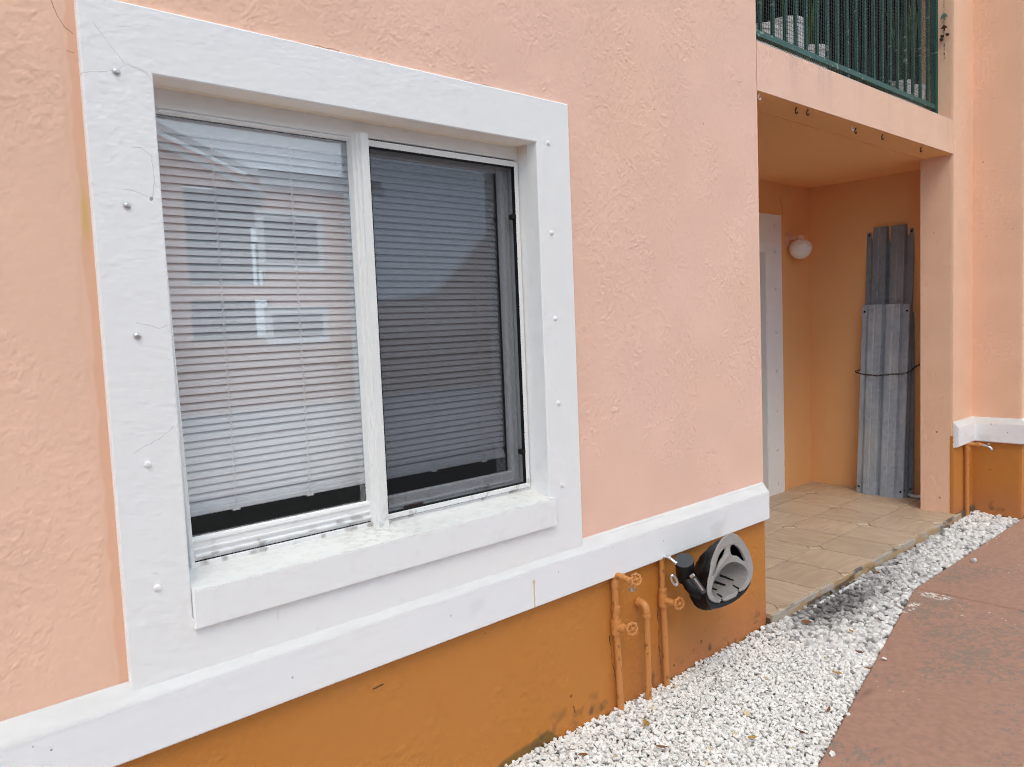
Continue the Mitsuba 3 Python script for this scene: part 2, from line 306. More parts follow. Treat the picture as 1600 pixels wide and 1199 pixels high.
def ring(x0, x1, z0, z1, wl, wr, wb, wt, yf, yb, c=0.002):
    """A rectangular frame in the x-z plane with chamfered arrises, front at yf."""
    a, b, d, e = x0 + wl, x1 - wr, z0 + wb, z1 - wt
    return loft([rect(a, b, d, e, yb), rect(x0, x1, z0, z1, yb), rect(x0, x1, z0, z1, yf + c), rect(x0 + c, x1 - c, z0 + c, z1 - c, yf),
                 rect(a - c, b + c, d - c, e + c, yf), rect(a, b, d, e, yf + c), rect(a, b, d, e, yb)])

def tube(pts, r, n=12, cap=True):
    pts = np.asarray(pts, float); k = len(pts); r = np.broadcast_to(np.asarray(r, float), (k,))
    t = np.gradient(pts, axis=0); t /= np.linalg.norm(t, axis=1, keepdims=True)
    ref = np.array([0.0, 0, 1.0]) if abs(t[0][2]) < 0.9 else np.array([1.0, 0, 0])
    u = np.cross(t[0], ref); u /= np.linalg.norm(u)
    ang = np.linspace(0, 2 * np.pi, n, endpoint=False); loops = []
    for i in range(k):
        u = u - t[i] * (u @ t[i]); u /= np.linalg.norm(u)
        w = np.cross(t[i], u)
        loops.append(pts[i] + r[i] * (np.cos(ang)[:, None] * u + np.sin(ang)[:, None] * w))
    if cap:
        loops = [np.repeat(pts[:1], n, 0)] + [loops[0]] + loops + [loops[-1]] + [np.repeat(pts[-1:], n, 0)]
    m = loft(loops)
    m.fix_normals() if False else None
    return m

def arc(p0, corner, p1, n=7):
    """Quadratic bend from p0 to p1 about a corner."""
    p0, corner, p1 = map(np.asarray, (p0, corner, p1)); t = np.linspace(0, 1, n)[:, None]
    return (1 - t) ** 2 * p0 + 2 * t * (1 - t) * corner + t ** 2 * p1

def lathe(profile, n=28, axis=(0, 0, 1), at=(0, 0, 0)):
    ang = np.linspace(0, 2 * np.pi, n, endpoint=False)
    m = loft([[(r * math.cos(a), r * math.sin(a), z) for a in ang] for r, z in profile])
    m.apply_transform(trimesh.geometry.align_vectors([0, 0, 1], np.asarray(axis, float) / np.linalg.norm(axis)))
    m.apply_translation(at)
    return m

def sphere(c, r, sub=2):
    m = trimesh.creation.icosphere(subdivisions=sub, radius=1.0); m.apply_scale(r) if np.isscalar(r) else m.apply_transform(np.diag([*r, 1.0])); m.apply_translation(c)
    return m

def sweep(path, profile, caps=True):
    """Profile of (outward offset, z) mitred along a plan polyline; outward is to the right of travel."""
    path = np.asarray(path, float); loops = []
    for i in range(len(path)):
        ds = []
        if i > 0: ds.append(path[i] - path[i - 1])
        if i < len(path) - 1: ds.append(path[i + 1] - path[i])
        ns = [np.array([d[1], -d[0]]) / np.linalg.norm(d) for d in ds]
        m = sum(ns) / len(ns); m = m / (m @ ns[0])
        loops.append([(path[i][0] + m[0] * o, path[i][1] + m[1] * o, z) for o, z in profile])
    m = loft(loops)
    if caps:
        n = len(profile); f = []
        for base in (0, (len(path) - 1) * n):
            f += [(base, base + i, base + i + 1) for i in range(1, n - 1)]
        m = mesh(m.vertices, np.vstack([m.faces, f]))
    return m

# ------------------------------------------------------------------ naming
used = {}
def numbered(key):
    n = used.get(key, -1) + 1; used[key] = n
    return key if n == 0 else '%s_%03d' % (key, n)

def tag(key, label=None, category=None, group=None, kind=None):
    d = {k: v for k, v in (('label', label), ('category', category), ('group', group), ('kind', kind)) if v}
    if d: labels.setdefault(key, {}).update(d)
    return key

def thing(name, label, category, group=None): return tag(numbered(name), label, category, group)

def part(parent, name, m, bsdf, smooth=False, label=None, kind=None, **kw):
    key = numbered(parent + '__' + name)
    scene[key] = m if isinstance(m, dict) else mikit.ply(m, bsdf, smooth, **kw)
    tag(key, label, None, None, kind)
    return key

def solo(name, m, bsdf, smooth=False, label=None, category=None, group=None, kind=None, **kw):
    key = numbered(name)
    scene[key] = m if isinstance(m, dict) else mikit.ply(m, bsdf, smooth, **kw)
    return tag(key, label, category, group, kind)

def moved(shape, matrix): return {**shape, 'to_world': T(np.asarray(matrix, float).tolist())}
def shift(x, y, z): m = np.eye(4); m[:3, 3] = (x, y, z); return m

# ------------------------------------------------------------------ the ground
solo('ground', box(-60, 60, -60, 40, -0.40, -0.06), 'asphalt', kind='structure')
solo('gravel_bed', box(-4, 5.97, -0.9, 0.02, -0.055, -0.012), 'soil', kind='structure')

def slab_mesh(poly, z0, z1, c=0.006):
    inner = poly.buffer(-c, join_style=2)
    a = np.array(poly.exterior.coords)[:-1]; b = np.array(inner.exterior.coords)[:-1]
    # start the inner ring at the corner nearest to the outer ring's first
    k = int(np.argmin(((b - a[0]) ** 2).sum(1))); b = np.roll(b, -k, 0)
    if ((b[1] - a[1]) ** 2).sum() > ((b[-1] - a[1]) ** 2).sum(): b = np.roll(b[::-1], 1, 0)
    L = [[(x, y, z) for x, y in r] for r, z in ((a, z0), (a, z1 - c), (b, z1))]
    m = loft(L); n = len(a)
    cap = trimesh.creation.triangulate_polygon(Polygon(b), engine='earcut')
    return cat(m, mesh([(x, y, z1) for x, y in cap[0]], cap[1]))

WZ = 0.02
scene['walkway'] = mikit.ply(box(-5, 16, -2.15, -0.34, -0.058, -0.03), 'soil'); tag('walkway', None, None, None, 'structure')
def edge_y(x): return -0.71 + (x - 2.255) * 0.215 if x < 4.12 else -0.312
xs = [-4.6, -2.4, 0.0, 2.06, 4.116, 6.1, 8.2, 10.4]
for x0, x1 in zip(xs[:-1], xs[1:]):
    g = 0.004
    ya, yb = (edge_y(x0), edge_y(x1)) if x1 < 4.2 else (-0.312, -0.312)
    part('walkway', 'slab', slab_mesh(Polygon([(x0 + g, -2.2), (x1 - g, -2.2), (x1 - g, yb), (x0 + g, ya)]), -0.05, WZ), 'red_concrete')

# ------------------------------------------------------------------ the building
B = thing('apartment_building', 'pink stucco apartment building with white window trim, orange base and a recessed porch', 'building')
def extrude(poly, y0, y1):
    m = trimesh.creation.extrude_polygon(poly, y1 - y0, engine='earcut')
    v = m.vertices.copy(); m.vertices = np.c_[v[:, 0], y1 - v[:, 2], v[:, 1]]
    return m
OX0, OX1, OZ0, OZ1 = 0.605, 1.792, 0.873, 2.051

def plaster(u, v, seed=0.0, amount=1.0):
    """Skip-trowelled stucco: curled ridges and torn flats in clusters on a smooth coat, height in metres."""
    def N(a, b, c): return meshkit.noise(np.stack([a, b, np.full_like(a, c + seed)], -1))
    w1, w2 = N(u * 16, v * 16, 3.0) - 0.5, N(u * 16, v * 16, 9.0) - 0.5
    a, b = u + 0.022 * w1, v + 0.022 * w2
    zone = 0.6 * N(u * 5, v * 5, 7.0) + 0.4 * N(u * 13, v * 13, 8.0)
    cluster = 0.15 + 0.85 * np.clip((zone - 0.40) / 0.18, 0, 1)
    n1 = 0.6 * N(a * 62, b * 52, 1.0) + 0.4 * N(a * 140, b * 140, 2.0)
    h = 0.0009 * np.clip((n1 - 0.50) / 0.05, 0, 1) * cluster
    for k, (ang, al, ac, w, amt) in enumerate(((0.35, 46, 105, 0.13, 0.0013), (-0.5, 40, 98, 0.12, 0.0012), (1.25, 50, 110, 0.12, 0.0011), (-0.05, 56, 140, 0.15, 0.0010))):
        p, q = a * math.cos(ang) + b * math.sin(ang), -a * math.sin(ang) + b * math.cos(ang)
        n = N(p * al, q * ac, 20.0 + k)
        here = np.clip((N(u * 8, v * 8, 30.0 + k) - 0.5) / 0.12, 0, 1) * np.clip((N(u * 26, v * 26, 40.0 + k) - 0.38) / 0.15, 0, 1)
        ridge = np.clip(1 - np.abs(n - 0.62) / w, 0, 1)
        h = h + amt * ridge * here * cluster
    return amount * (0.88 * h + 0.0005 * N(u * 75, v * 75, 11.0) + 0.0007 * N(u * 190, v * 190, 12.0) + 0.0015 * N(u * 3, v * 3, 15.0))

def relief(path, zs, amount=1.0, seed=0.0, step=0.0032, coarse=None, keep=None, fade=None):
    """A plastered face along a plan polyline (outward to the right of travel): real height on a fine grid."""
    pts, nrm, us, u0 = [], [], [], 0.0
    for a, b in zip(path[:-1], path[1:]):
        a, b = np.array(a, float), np.array(b, float); L = np.linalg.norm(b - a); d = (b - a) / L
        k = max(2, int(round(L / step))); t = np.linspace(0, 1, k, endpoint=False)
        if coarse is not None: t = np.array([x for x in np.unique(np.r_[t[(a[0] + t * (b - a)[0] > coarse[0]) & (a[0] + t * (b - a)[0] < coarse[1])], np.linspace(0, 1, 40, endpoint=False)])])
        pts += [a + x * (b - a) for x in t]; nrm += [np.array([d[1], -d[0]])] * len(t); us += list(u0 + t * L); u0 += L
    pts.append(np.array(path[-1], float)); nrm.append(nrm[-1]); us.append(u0)
    pts, nrm, us = np.array(pts), np.array(nrm), np.array(us)
    sm = nrm.copy(); sm[1:-1] = (nrm[:-2] + nrm[2:]) / 2; sm /= np.linalg.norm(sm, axis=1, keepdims=True)
    U, Z = np.meshgrid(us + path[0][0], zs)
    h = plaster(U, Z, seed, amount)
    if fade is not None: h = h * fade(U, Z)
    corner = 1 - (nrm * sm).sum(1)
    h = h - 0.003 * (corner > 0.02)[None, :]
    X = pts[None, :, 0] + sm[None, :, 0] * h; Y = pts[None, :, 1] + sm[None, :, 1] * h
    n, m = len(zs), len(us); idx = np.arange(n * m).reshape(n, m)
    q = np.stack([idx[:-1, :-1], idx[:-1, 1:], idx[1:, 1:], idx[1:, :-1]], -1)
    if keep is not None:
        q = q[keep((U[:-1, :-1] + U[1:, 1:]) / 2, (Z[:-1, :-1] + Z[1:, 1:]) / 2)]
    q = q.reshape(-1, 4)
    return mesh(np.stack([X, Y, Z], -1).reshape(-1, 3), np.vstack([q[:, [0, 1, 2]], q[:, [0, 2, 3]]]))

def strip_fade(u, z):              # the painter's smooth strip beside the trim
    wob = 0.012 * (meshkit.noise(np.stack([z * 22, 0 * z, 0 * z + 2], -1)) - 0.5)
    return np.where((u < 0.47) & (u > 0.0), 1 - np.clip((u - 0.425 + wob) / 0.011, 0, 1), 1.0)
wall = sbox(-3.2, 0.59, 3.183, 5.6).difference(sbox(OX0 - 0.03, OZ0 - 0.06, OX1 + 0.03, OZ1 + 0.03))
ZS = np.r_[np.arange(0.59, 3.30, 0.0032), np.linspace(3.31, 5.6, 24)]
front = cat(relief([(-3.2, 0.003), (3.187, 0.003), (3.187, 0.03)], ZS, coarse=(-0.95, 3.3), fade=strip_fade, keep=lambda u, z: ~((u > 0.49) & (u < 1.92) & (z < 2.165))),
            extrude(wall, 0.02, 0.2), loft([[(3.1865, 0.02, 0.0), (3.1865, 0.02, 5.6)], [(3.1865, 1.25, 0.0), (3.1865, 1.25, 5.6)]], closed=False))
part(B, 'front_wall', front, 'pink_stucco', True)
part(B, 'plinth', relief([(-3.2, 0.0), (3.186, 0.0), (3.186, 0.03)], np.arange(-0.1, 0.604, 0.004), 1.25, 40.0, 0.004, coarse=(0.2, 3.3)), 'orange_stucco', True)
BAND = [(-0.001, 0.52), (-0.001, 0.695), (0.004, 0.690), (0.024, 0.664), (0.030, 0.657), (0.0325, 0.652), (0.0325, 0.531), (0.029, 0.527)]
part(B, 'trim_band', sweep([(-3.2, 0), (3.175, 0)], BAND), 'white_band')
part(B, 'trim_band', sweep([(5.599, 0), (5.96, 0), (5.96, -0.30), (9.0, -0.30)], BAND), 'white_band')
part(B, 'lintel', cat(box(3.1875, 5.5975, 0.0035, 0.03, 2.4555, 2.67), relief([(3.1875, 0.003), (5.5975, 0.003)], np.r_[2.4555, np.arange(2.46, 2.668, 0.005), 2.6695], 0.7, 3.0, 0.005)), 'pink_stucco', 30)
ZC = np.r_[np.arange(0.066, 3.4, 0.005), np.linspace(3.41, 5.6, 20)]
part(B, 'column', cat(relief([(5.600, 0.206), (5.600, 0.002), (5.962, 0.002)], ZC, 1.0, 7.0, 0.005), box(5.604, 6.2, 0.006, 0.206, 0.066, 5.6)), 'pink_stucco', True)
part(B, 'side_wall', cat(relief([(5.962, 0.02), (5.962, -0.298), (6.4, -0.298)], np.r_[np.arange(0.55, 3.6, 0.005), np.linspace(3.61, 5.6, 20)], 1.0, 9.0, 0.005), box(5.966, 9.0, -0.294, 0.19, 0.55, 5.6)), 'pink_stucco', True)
part(B, 'plinth', relief([(5.598, 0.02), (5.598, -0.006), (5.962, -0.006)], np.arange(-0.1, 0.604, 0.005), 0.8, 41.0, 0.005), 'orange_stucco', True)
part(B, 'plinth', cat(relief([(5.959, 0.02), (5.959, -0.302), (6.6, -0.302)], np.arange(-0.1, 0.604, 0.005), 1.0, 42.0, 0.005), box(5.962, 9.0, -0.298, 0.1, -0.3, 0.6)), 'orange_stucco', True)
# the porch recess
part(B, 'porch_back_wall', box(3.18, 6.3, 1.21, 1.36, 0.0, 2.6), 'porch_shade_paint')
part(B, 'porch_side_wall', box(6.02, 6.3, 0.2, 1.25, 0.0, 2.6), 'porch_shade_paint')
part(B, 'porch_ceiling', box(3.18, 6.1, 0.196, 1.3, 2.461, 2.6), 'porch_shade_paint')
part(B, 'drip_bead', box(3.19, 5.70, 0.186, 0.196, 2.448, 2.458, 0.002), 'porch_shade_paint')
part(B, 'lintel_soffit', box(3.1875, 5.5975, 0.0045, 0.2, 2.455, 2.6), 'porch_shade_paint')
hook_spots = [(3.2369, 0.02), (3.6148, 0.0431), (3.6973, 0.0264), (4.2157, 0.0396), (4.302, 0.0614), (4.5966, 0.0408), (5.1697, 0.0438)]
for k, (x, y) in enumerate(hook_spots):
    t = np.linspace(0, 4.6, 12)
    h = cat(tube([(x, y, 2.457), (x, y, 2.447)], 0.0035, 8), tube(np.c_[x + 0.011 * np.cos(t + 1.6), np.full(12, y), 2.437 + 0.011 * np.sin(t + 1.6)], 0.0032, 8))
    part(B, 'lintel__hook', h, 'painted_stud' if k in (0, 3) else 'rust', 30)
# door and its casing on the back wall
case = sbox(4.3, 0.071, 5.553, 2.213).difference(sbox(4.5, 0.0, 5.318, 1.93))
part(B, 'door_casing', extrude(case, 1.192, 1.215), 'white_plaster')
for z in (2.13, 1.93, 1.65, 1.32, 1.02, 0.72, 0.42, 0.15):
    part(B, 'door_casing__screw', lathe([(0, 0.004), (0.006, 0.004), (0.009, 0.0)], 12, (0, -1, 0), (5.45, 1.1925, z)), 'steel', 30)
part(B, 'door', box(4.5, 5.318, 1.199, 1.22, 0.071, 1.93), 'door_paint')
# the storey above: balcony
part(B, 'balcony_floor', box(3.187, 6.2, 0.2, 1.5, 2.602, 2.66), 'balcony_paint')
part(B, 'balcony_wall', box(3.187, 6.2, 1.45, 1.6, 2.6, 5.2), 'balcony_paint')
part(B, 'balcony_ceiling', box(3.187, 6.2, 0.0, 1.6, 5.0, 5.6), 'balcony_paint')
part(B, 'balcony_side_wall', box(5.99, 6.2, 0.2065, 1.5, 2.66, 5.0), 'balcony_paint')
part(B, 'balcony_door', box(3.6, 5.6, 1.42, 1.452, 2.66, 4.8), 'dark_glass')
part(B, 'roof', box(-3.2, 9.0, 0.01, 6.0, 5.6, 5.75), 'roof_tile')
# the dark room behind the window
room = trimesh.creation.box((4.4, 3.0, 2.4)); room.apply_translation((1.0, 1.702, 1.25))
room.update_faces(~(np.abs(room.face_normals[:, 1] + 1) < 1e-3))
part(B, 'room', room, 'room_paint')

# window trim with its shutter studs
c = 0.003
TX0, TX1, TZ0, TZ1, TF = 0.4605, 1.948, 0.63, 2.196, -0.015
trim = loft([rect(TX0, TX1, TZ0, TZ1, 0.03), rect(TX0, TX1, TZ0, TZ1, TF + c), rect(TX0 + c, TX1 - c, TZ0 + c, TZ1 - c, TF),
             rect(OX0 - c, OX1 + c, 0.80, OZ1 + c, TF), rect(OX0, OX1, 0.80, OZ1, TF + c), rect(OX0 + 0.004, OX1 - 0.004, 0.80, OZ1 - 0.001, 0.135)])
part(B, 'window_trim', trim, 'white_plaster')
stud = lathe([(0, 0.0065), (0.0032, 0.0065), (0.0035, 0.005), (0.0062, 0.0042), (0.0078, 0.0025), (0.0085, 0.0)], 20, (0, -1, 0))
stud_ply = {}
for k, (x, z) in enumerate([(0.5284, 2.0421), (0.5295, 1.7558), (0.5298, 1.4697), (0.5312, 1.1806), (0.5313, 0.8953),
                            (1.8459, 2.0542), (1.8455, 1.7615), (1.8489, 1.4764), (1.8495, 1.1906), (1.8537, 0.9083)]):
    mname = 'steel' if k in (0, 1, 2) else 'painted_stud'
    if mname not in stud_ply: stud_ply[mname] = mikit.ply(stud, mname, 35)
    part(B, 'window_trim__stud', moved(stud_ply[mname], shift(x, TF, z)), None)
sill = loft([[(x, y, z) for y, z in ((0.135, 0.76), (-0.027, 0.778), (-0.030, 0.781), (-0.030, 0.869), (-0.0265, 0.873), (0.075, 0.893), (0.135, 0.898))] for x in (OX0 + 0.002, OX1 + 0.015)], closed=False)
n7 = 7
sill = mesh(sill.vertices, np.vstack([sill.faces, [(b, b + i, b + i + 1) for b in (0, n7) for i in range(1, n7 - 1)]]))
part(B, 'window_sill', sill, 'white_sill')

# the sliding window in its recess
W = B + '__window'
def skew(m):                      # the window sits a little out of square in its opening: the left jamb leans
    v = m.vertices; m.vertices = np.c_[v[:, 0] - 0.026 * np.clip((0.70 - v[:, 0]) / 0.06, 0, 1) * np.clip((v[:, 2] - 0.9) / 1.1, 0, 1), v[:, 1], v[:, 2]]; return m
scene[W] = mikit.ply(skew(ring(0.640, 1.797, 0.888, 2.056, 0.010, 0.020, 0.018, 0.048, 0.078, 0.135)), 'white_aluminium')
part(W, 'head_ridge', cat(box(0.64, 1.16, 0.072, 0.079, 2.004, 2.013), box(0.64, 1.15, 0.066, 0.079, 1.996, 1.999)), 'white_aluminium')
part(W, 'fixed_sash', skew(ring(0.646, 1.170, 0.905, 2.008, 0.006, 0.012, 0.060, 0.010, 0.084, 0.104)), 'white_aluminium')
part(W, 'fixed_sash_ridge', cat(box(0.652, 1.158, 0.0795, 0.0845, 0.934, 0.939), box(0.652, 1.158, 0.076, 0.0845, 0.918, 0.923), box(0.646, 1.16, 0.0815, 0.085, 0.955, 0.960)), 'white_aluminium')
part(W, 'pane', mesh(rect(0.61, 1.162, 0.96, 2.0, 0.102), [(0, 1, 2), (0, 2, 3)]), 'window_glass')
mull = [(1.155, 0.10), (1.155, 0.072), (1.163, 0.070), (1.1635, 0.063), (1.171, 0.061), (1.172, 0.051), (1.1955, 0.049), (1.197, 0.051), (1.197, 0.10)]
mm = loft([[(x, y, z) for x, y in mull] for z in (0.886, 2.014)])
mm = mesh(mm.vertices, np.vstack([mm.faces, [(b, b + i, b + i + 1) for b in (0, 9) for i in range(1, 8)]]))
part(W, 'track_gap', cat(box(0.641, 1.156, 0.074, 0.0775, 0.8845, 0.8895), box(0.652, 1.157, 0.0815, 0.0838, 0.9055, 0.9085)), 'black_rubber')
part(W, 'mullion', mm, 'white_aluminium')
# movable sash behind, insect screen in front of it
part(W, 'sliding_sash', ring(1.18, 1.772, 0.908, 1.998, 0.02, 0.034, 0.052, 0.028, 0.110, 0.132), 'white_aluminium')
part(W, 'sash_ridge', cat(box(1.743, 1.746, 0.104, 0.1105, 0.93, 1.97), box(1.21, 1.74, 0.104, 0.1105, 0.927, 0.931)), 'white_aluminium')
part(W, 'sliding_pane', mesh(rect(1.19, 1.742, 0.955, 1.975, 0.122), [(0, 1, 2), (0, 2, 3)]), 'window_glass')
part(W, 'sash_pull', box(1.285, 1.357, 0.1005, 0.1045, 0.917, 0.924, 0.001), 'rust')
part(W, 'screen_frame', ring(1.1985, 1.7835, 0.9035, 2.002, 0.010, 0.017, 0.016, 0.018, 0.069, 0.086, 0.0015), 'white_aluminium')
part(W, 'screen_spline', cat(ring(1.2085, 1.767, 0.919, 1.9845, 0.004, 0.003, 0.004, 0.004, 0.0705, 0.084, 0.0005), ring(1.1975, 1.7865, 0.9005, 2.0055, 0.0005, 0.0028, 0.0028, 0.0034, 0.0775, 0.0865, 0.0002)), 'black_rubber')
part(W, 'insect_screen', mesh(rect(1.2095, 1.7665, 0.9195, 1.984, 0.078), [(0, 1, 2), (0, 2, 3)]), 'screen_cloth')
for z in (1.82, 1.028):
    part(W, 'screen_latch', box(1.751, 1.775, 0.070, 0.092, z - 0.008, z + 0.008, 0.0015), 'black_rubber')

# ------------------------------------------------------------------ venetian blind behind the glass
V = thing('venetian_blind', 'white horizontal mini blind lowered behind the sliding window', 'blind')
YB = 0.165
bx0, bx1 = 0.655, 1.748
part(V, 'headrail', box(bx0, bx1, YB - 0.018, YB + 0.02, 1.972, 2.006, 0.002), 'blind_paint')
a = np.linspace(-1, 1, 7)
tilt = math.radians(64)
prof = []
for s in a:
    h, cv = s * 0.0125, 0.0022 * (1 - s * s)
    prof.append((-h * math.cos(tilt) - cv * math.sin(tilt), -h * math.sin(tilt) + cv * math.cos(tilt) * 0.4))
prof = [(-y_, z_) if False else (y_, z_) for y_, z_ in prof]
# outer edge hangs lowest and stands towards the glass
prof = [(-(0.0125 * s) * math.cos(tilt) - 0.0022 * (1 - s * s), -(0.0125 * s) * math.sin(tilt)) for s in a]
slat = loft([[(x, y_, z_) for y_, z_ in prof] for x in np.linspace(bx0, bx1, 3)], closed=False)
slat_plys = [mikit.ply(slat, 'blind_paint', True)]
z = 1.958
while z > 1.032:
    m = shift(0, YB + rng.normal(0, 0.0006), z + rng.normal(0, 0.0004))
    m[2, 0] = rng.normal(0, 0.0006)
    m[2, 3] -= m[2, 0] * 1.2
    part(V, 'slat', moved(slat_plys[0], m), None)
    z -= 0.0197
part(V, 'bottom_rail', cat(box(bx0, bx1, YB - 0.013, YB + 0.012, 1.004, 1.018, 0.002), *[loft([[(x, YB + y_, z_ + d) for y_, z_ in prof] for x in (bx0, bx1)], closed=False) for d in (1.030, 1.026)]), 'blind_paint')
for x in (0.79, 1.004, 1.44, 1.65):
    part(V, 'ladder_cord', cat(tube([(x, YB - 0.0145, 1.99), (x, YB - 0.0148, 1.006)], 0.0009, 6), tube([(x + 0.004, YB - 0.0135, 1.99), (x + 0.004, YB - 0.0135, 1.006)], 0.0006, 5), box(x - 0.008, x + 0.012, YB - 0.0145, YB + 0.012, 1.0, 1.0055, 0.001)), 'white_cord')

# ------------------------------------------------------------------ porch floor of clipped tiles with small diamond insets
ZF = 0.0707
scene['porch_floor'] = mikit.ply(box(3.1905, 6.1, -0.022, 1.22, -0.2, ZF - 0.006), 'grout'); tag('porch_floor', None, None, None, 'structure')
part('porch_floor', 'nosing', box(3.19, 5.66, -0.034, -0.018, -0.2, ZF - 0.002, 0.003), 'slab_edge')
tw, td, s_in, g = 0.33, 0.345, 0.052, 0.0032
area = sbox(3.19, -0.030, 6.02, 1.209)
col_cut = sbox(5.596, -0.05, 6.2, 0.206)
def prism(poly, z0, z1, c=0.0015):
    return slab_mesh(poly, z0, z1, c)
def insets_at(i, j): return (i + j) % 2 == 0
for i in range(-4, 7):
    for j in range(-2, 4):
        x, y = 4.305 + tw * i, 0.322 + td * j
        cell = sbox(x + g, y + g, x + tw - g, y + td - g)
        for (a_, b_) in ((0, 0), (1, 0), (1, 1), (0, 1)):
            if insets_at(i + a_, j + b_):
                cx, cy = x + a_ * tw, y + b_ * td
                d = s_in + g * 1.4
                cell = cell.difference(Polygon([(cx - d, cy), (cx, cy - d), (cx + d, cy), (cx, cy + d)]))
        for q in [cell.intersection(area).difference(col_cut)]:
            q = q.simplify(0.0005)
            if q.geom_type == 'Polygon' and q.area > 4e-4 and not q.buffer(-0.004, join_style=2).is_empty:
                part('porch_floor', 'tile', prism(q, ZF - 0.02, ZF), 'tile_glaze')
        if insets_at(i, j):
            q = Polygon([(x - s_in, y), (x, y - s_in), (x + s_in, y), (x, y + s_in)]).intersection(area).difference(col_cut)
            if q.geom_type == 'Polygon' and q.area > 4e-4:
                part('porch_floor', 'inset_tile', prism(q, ZF - 0.02, ZF - 0.0005), 'inset_glaze')

# ------------------------------------------------------------------ balcony railing with wire mesh
R = thing('balcony_railing', 'dark green metal balcony railing with bars and square wire mesh', 'railing')
YR = 0.115
bar_x = [3.30, 3.415, 3.532, 3.651, 3.755, 3.86, 3.975, 4.088, 4.202, 4.318, 4.431, 4.539, 4.654, 4.774, 4.886, 4.994, 5.114, 5.229, 5.348, 5.471]
bar = mikit.ply(box(-0.0085, 0.0085, -0.0085, 0.0085, 2.78, 3.75, 0.001), 'green_metal')
for x in bar_x: part(R, 'bar', moved(bar, shift(x, YR, 0)), None)
part(R, 'bottom_rail', box(3.19, 5.575, YR - 0.014, YR + 0.014, 2.757, 2.788, 0.002), 'green_metal')
part(R, 'top_rail', box(3.19, 5.575, YR - 0.02, YR + 0.02, 3.75, 3.79, 0.002), 'green_metal')
part(R, 'end_post', box(5.575, 5.597, YR - 0.02, YR + 0.02, 2.672, 3.79, 0.002), 'green_metal')
part(R, 'foot', box(4.306, 4.330, YR - 0.01, YR + 0.01, 2.66, 2.757, 0.001), 'green_metal')
wires = []
ym = YR - 0.0115
for k, x in enumerate(np.arange(3.195, 5.59, 0.0185)):
    zz = np.linspace(2.70, 3.74, 6); wires.append(tube(np.c_[x + 0.0025 * np.sin(zz * 7 + k * 0.3), ym + 0.002 * np.sin(zz * 5 + k), zz], 0.0010, 3, False))
for k, z in enumerate(np.arange(2.70, 3.74, 0.0185)):
    xx = np.linspace(3.195, 5.59, 14); wires.append(tube(np.c_[xx, ym + 0.002 * np.sin(xx * 6 + k), z + 0.003 * np.sin(xx * 5 + k * 0.2)], 0.0010, 3, False))
part(R, 'wire_mesh', cat(*wires), 'mesh_wire', kind='stuff')

def planter(x, y, r, h, label):
    k = thing('planter', label, 'planter', None)
    part(k, 'pot', lathe([(0, 0.0), (r * 0.86, 0.0), (r * 0.9, 0.01), (r, h - 0.03), (r * 1.06, h - 0.028), (r * 1.06, h), (r * 0.95, h), (r * 0.92, h - 0.03), (0, h - 0.03)], 28, (0, 0, 1), (x, y, 2.66)), 'white_planter', 40)
    leaves = []
    for q in range(14):
        aa, L, w = rng.uniform(0, 2 * np.pi), rng.uniform(0.25, 0.6), rng.uniform(0.008, 0.016)
        t = np.linspace(0, 1, 7)[:, None]; d = np.array([math.cos(aa), math.sin(aa) * 0.5, 0])
        lean = rng.uniform(0.1, 0.45)
        c_ = np.array([x, y, 2.66 + h - 0.03]) + t * L * np.array([0, 0, 1.0]) + (t ** 2) * L * lean * d
        side = np.cross(d, [0, 0, 1.0]); side /= np.linalg.norm(side)
        ww = w * np.sin(np.pi * (0.15 + 0.85 * t))
        leaves.append(loft([c_ - side * ww, c_ + side * ww], closed=False))
    part(k, 'foliage', cat(*leaves), 'leaf_green', True)
planter(3.74, 0.30, 0.085, 0.27, 'white plant pot at the left end of the balcony, behind the green bars')
planter(3.93, 0.27, 0.10, 0.33, 'tall white plant pot behind the green bars, second from the left')
planter(4.18, 0.25, 0.085, 0.24, 'short white plant pot behind the green bars, third from the left')
planter(5.35, 0.24, 0.08, 0.26, 'white plant pot behind the bars, second from the right end of the balcony')
planter(5.52, 0.23, 0.075, 0.26, 'white plant pot at the right end of the balcony, next to the pink column')
# long pale leaves of a plant by the column
k = thing('balcony_plant', 'tall plant with long pale strap leaves behind the right end of the green railing', 'plant')
for (x, dx, dz, w) in ((5.36, 0.06, 0.55, 0.012), (5.47, 0.02, 0.62, 0.010), (5.50, 0.05, 0.42, 0.008), (5.0, -0.04, 0.75, 0.014)):
    t = np.linspace(0, 1, 10)[:, None]
    c_ = np.array([x, 0.19, 3.75]) + t * np.array([dx, 0, -dz]) + np.sin(t * 3) * np.array([0.015, 0.01, 0])
    ww = w * np.sin(np.pi * (0.08 + 0.9 * t)) * np.array([1.0, 0.25, 0])
    part(k, 'leaf', loft([c_ - ww, c_ + np.array([0, 0.004, 0]), c_ + ww], closed=False), 'leaf_pale', True)

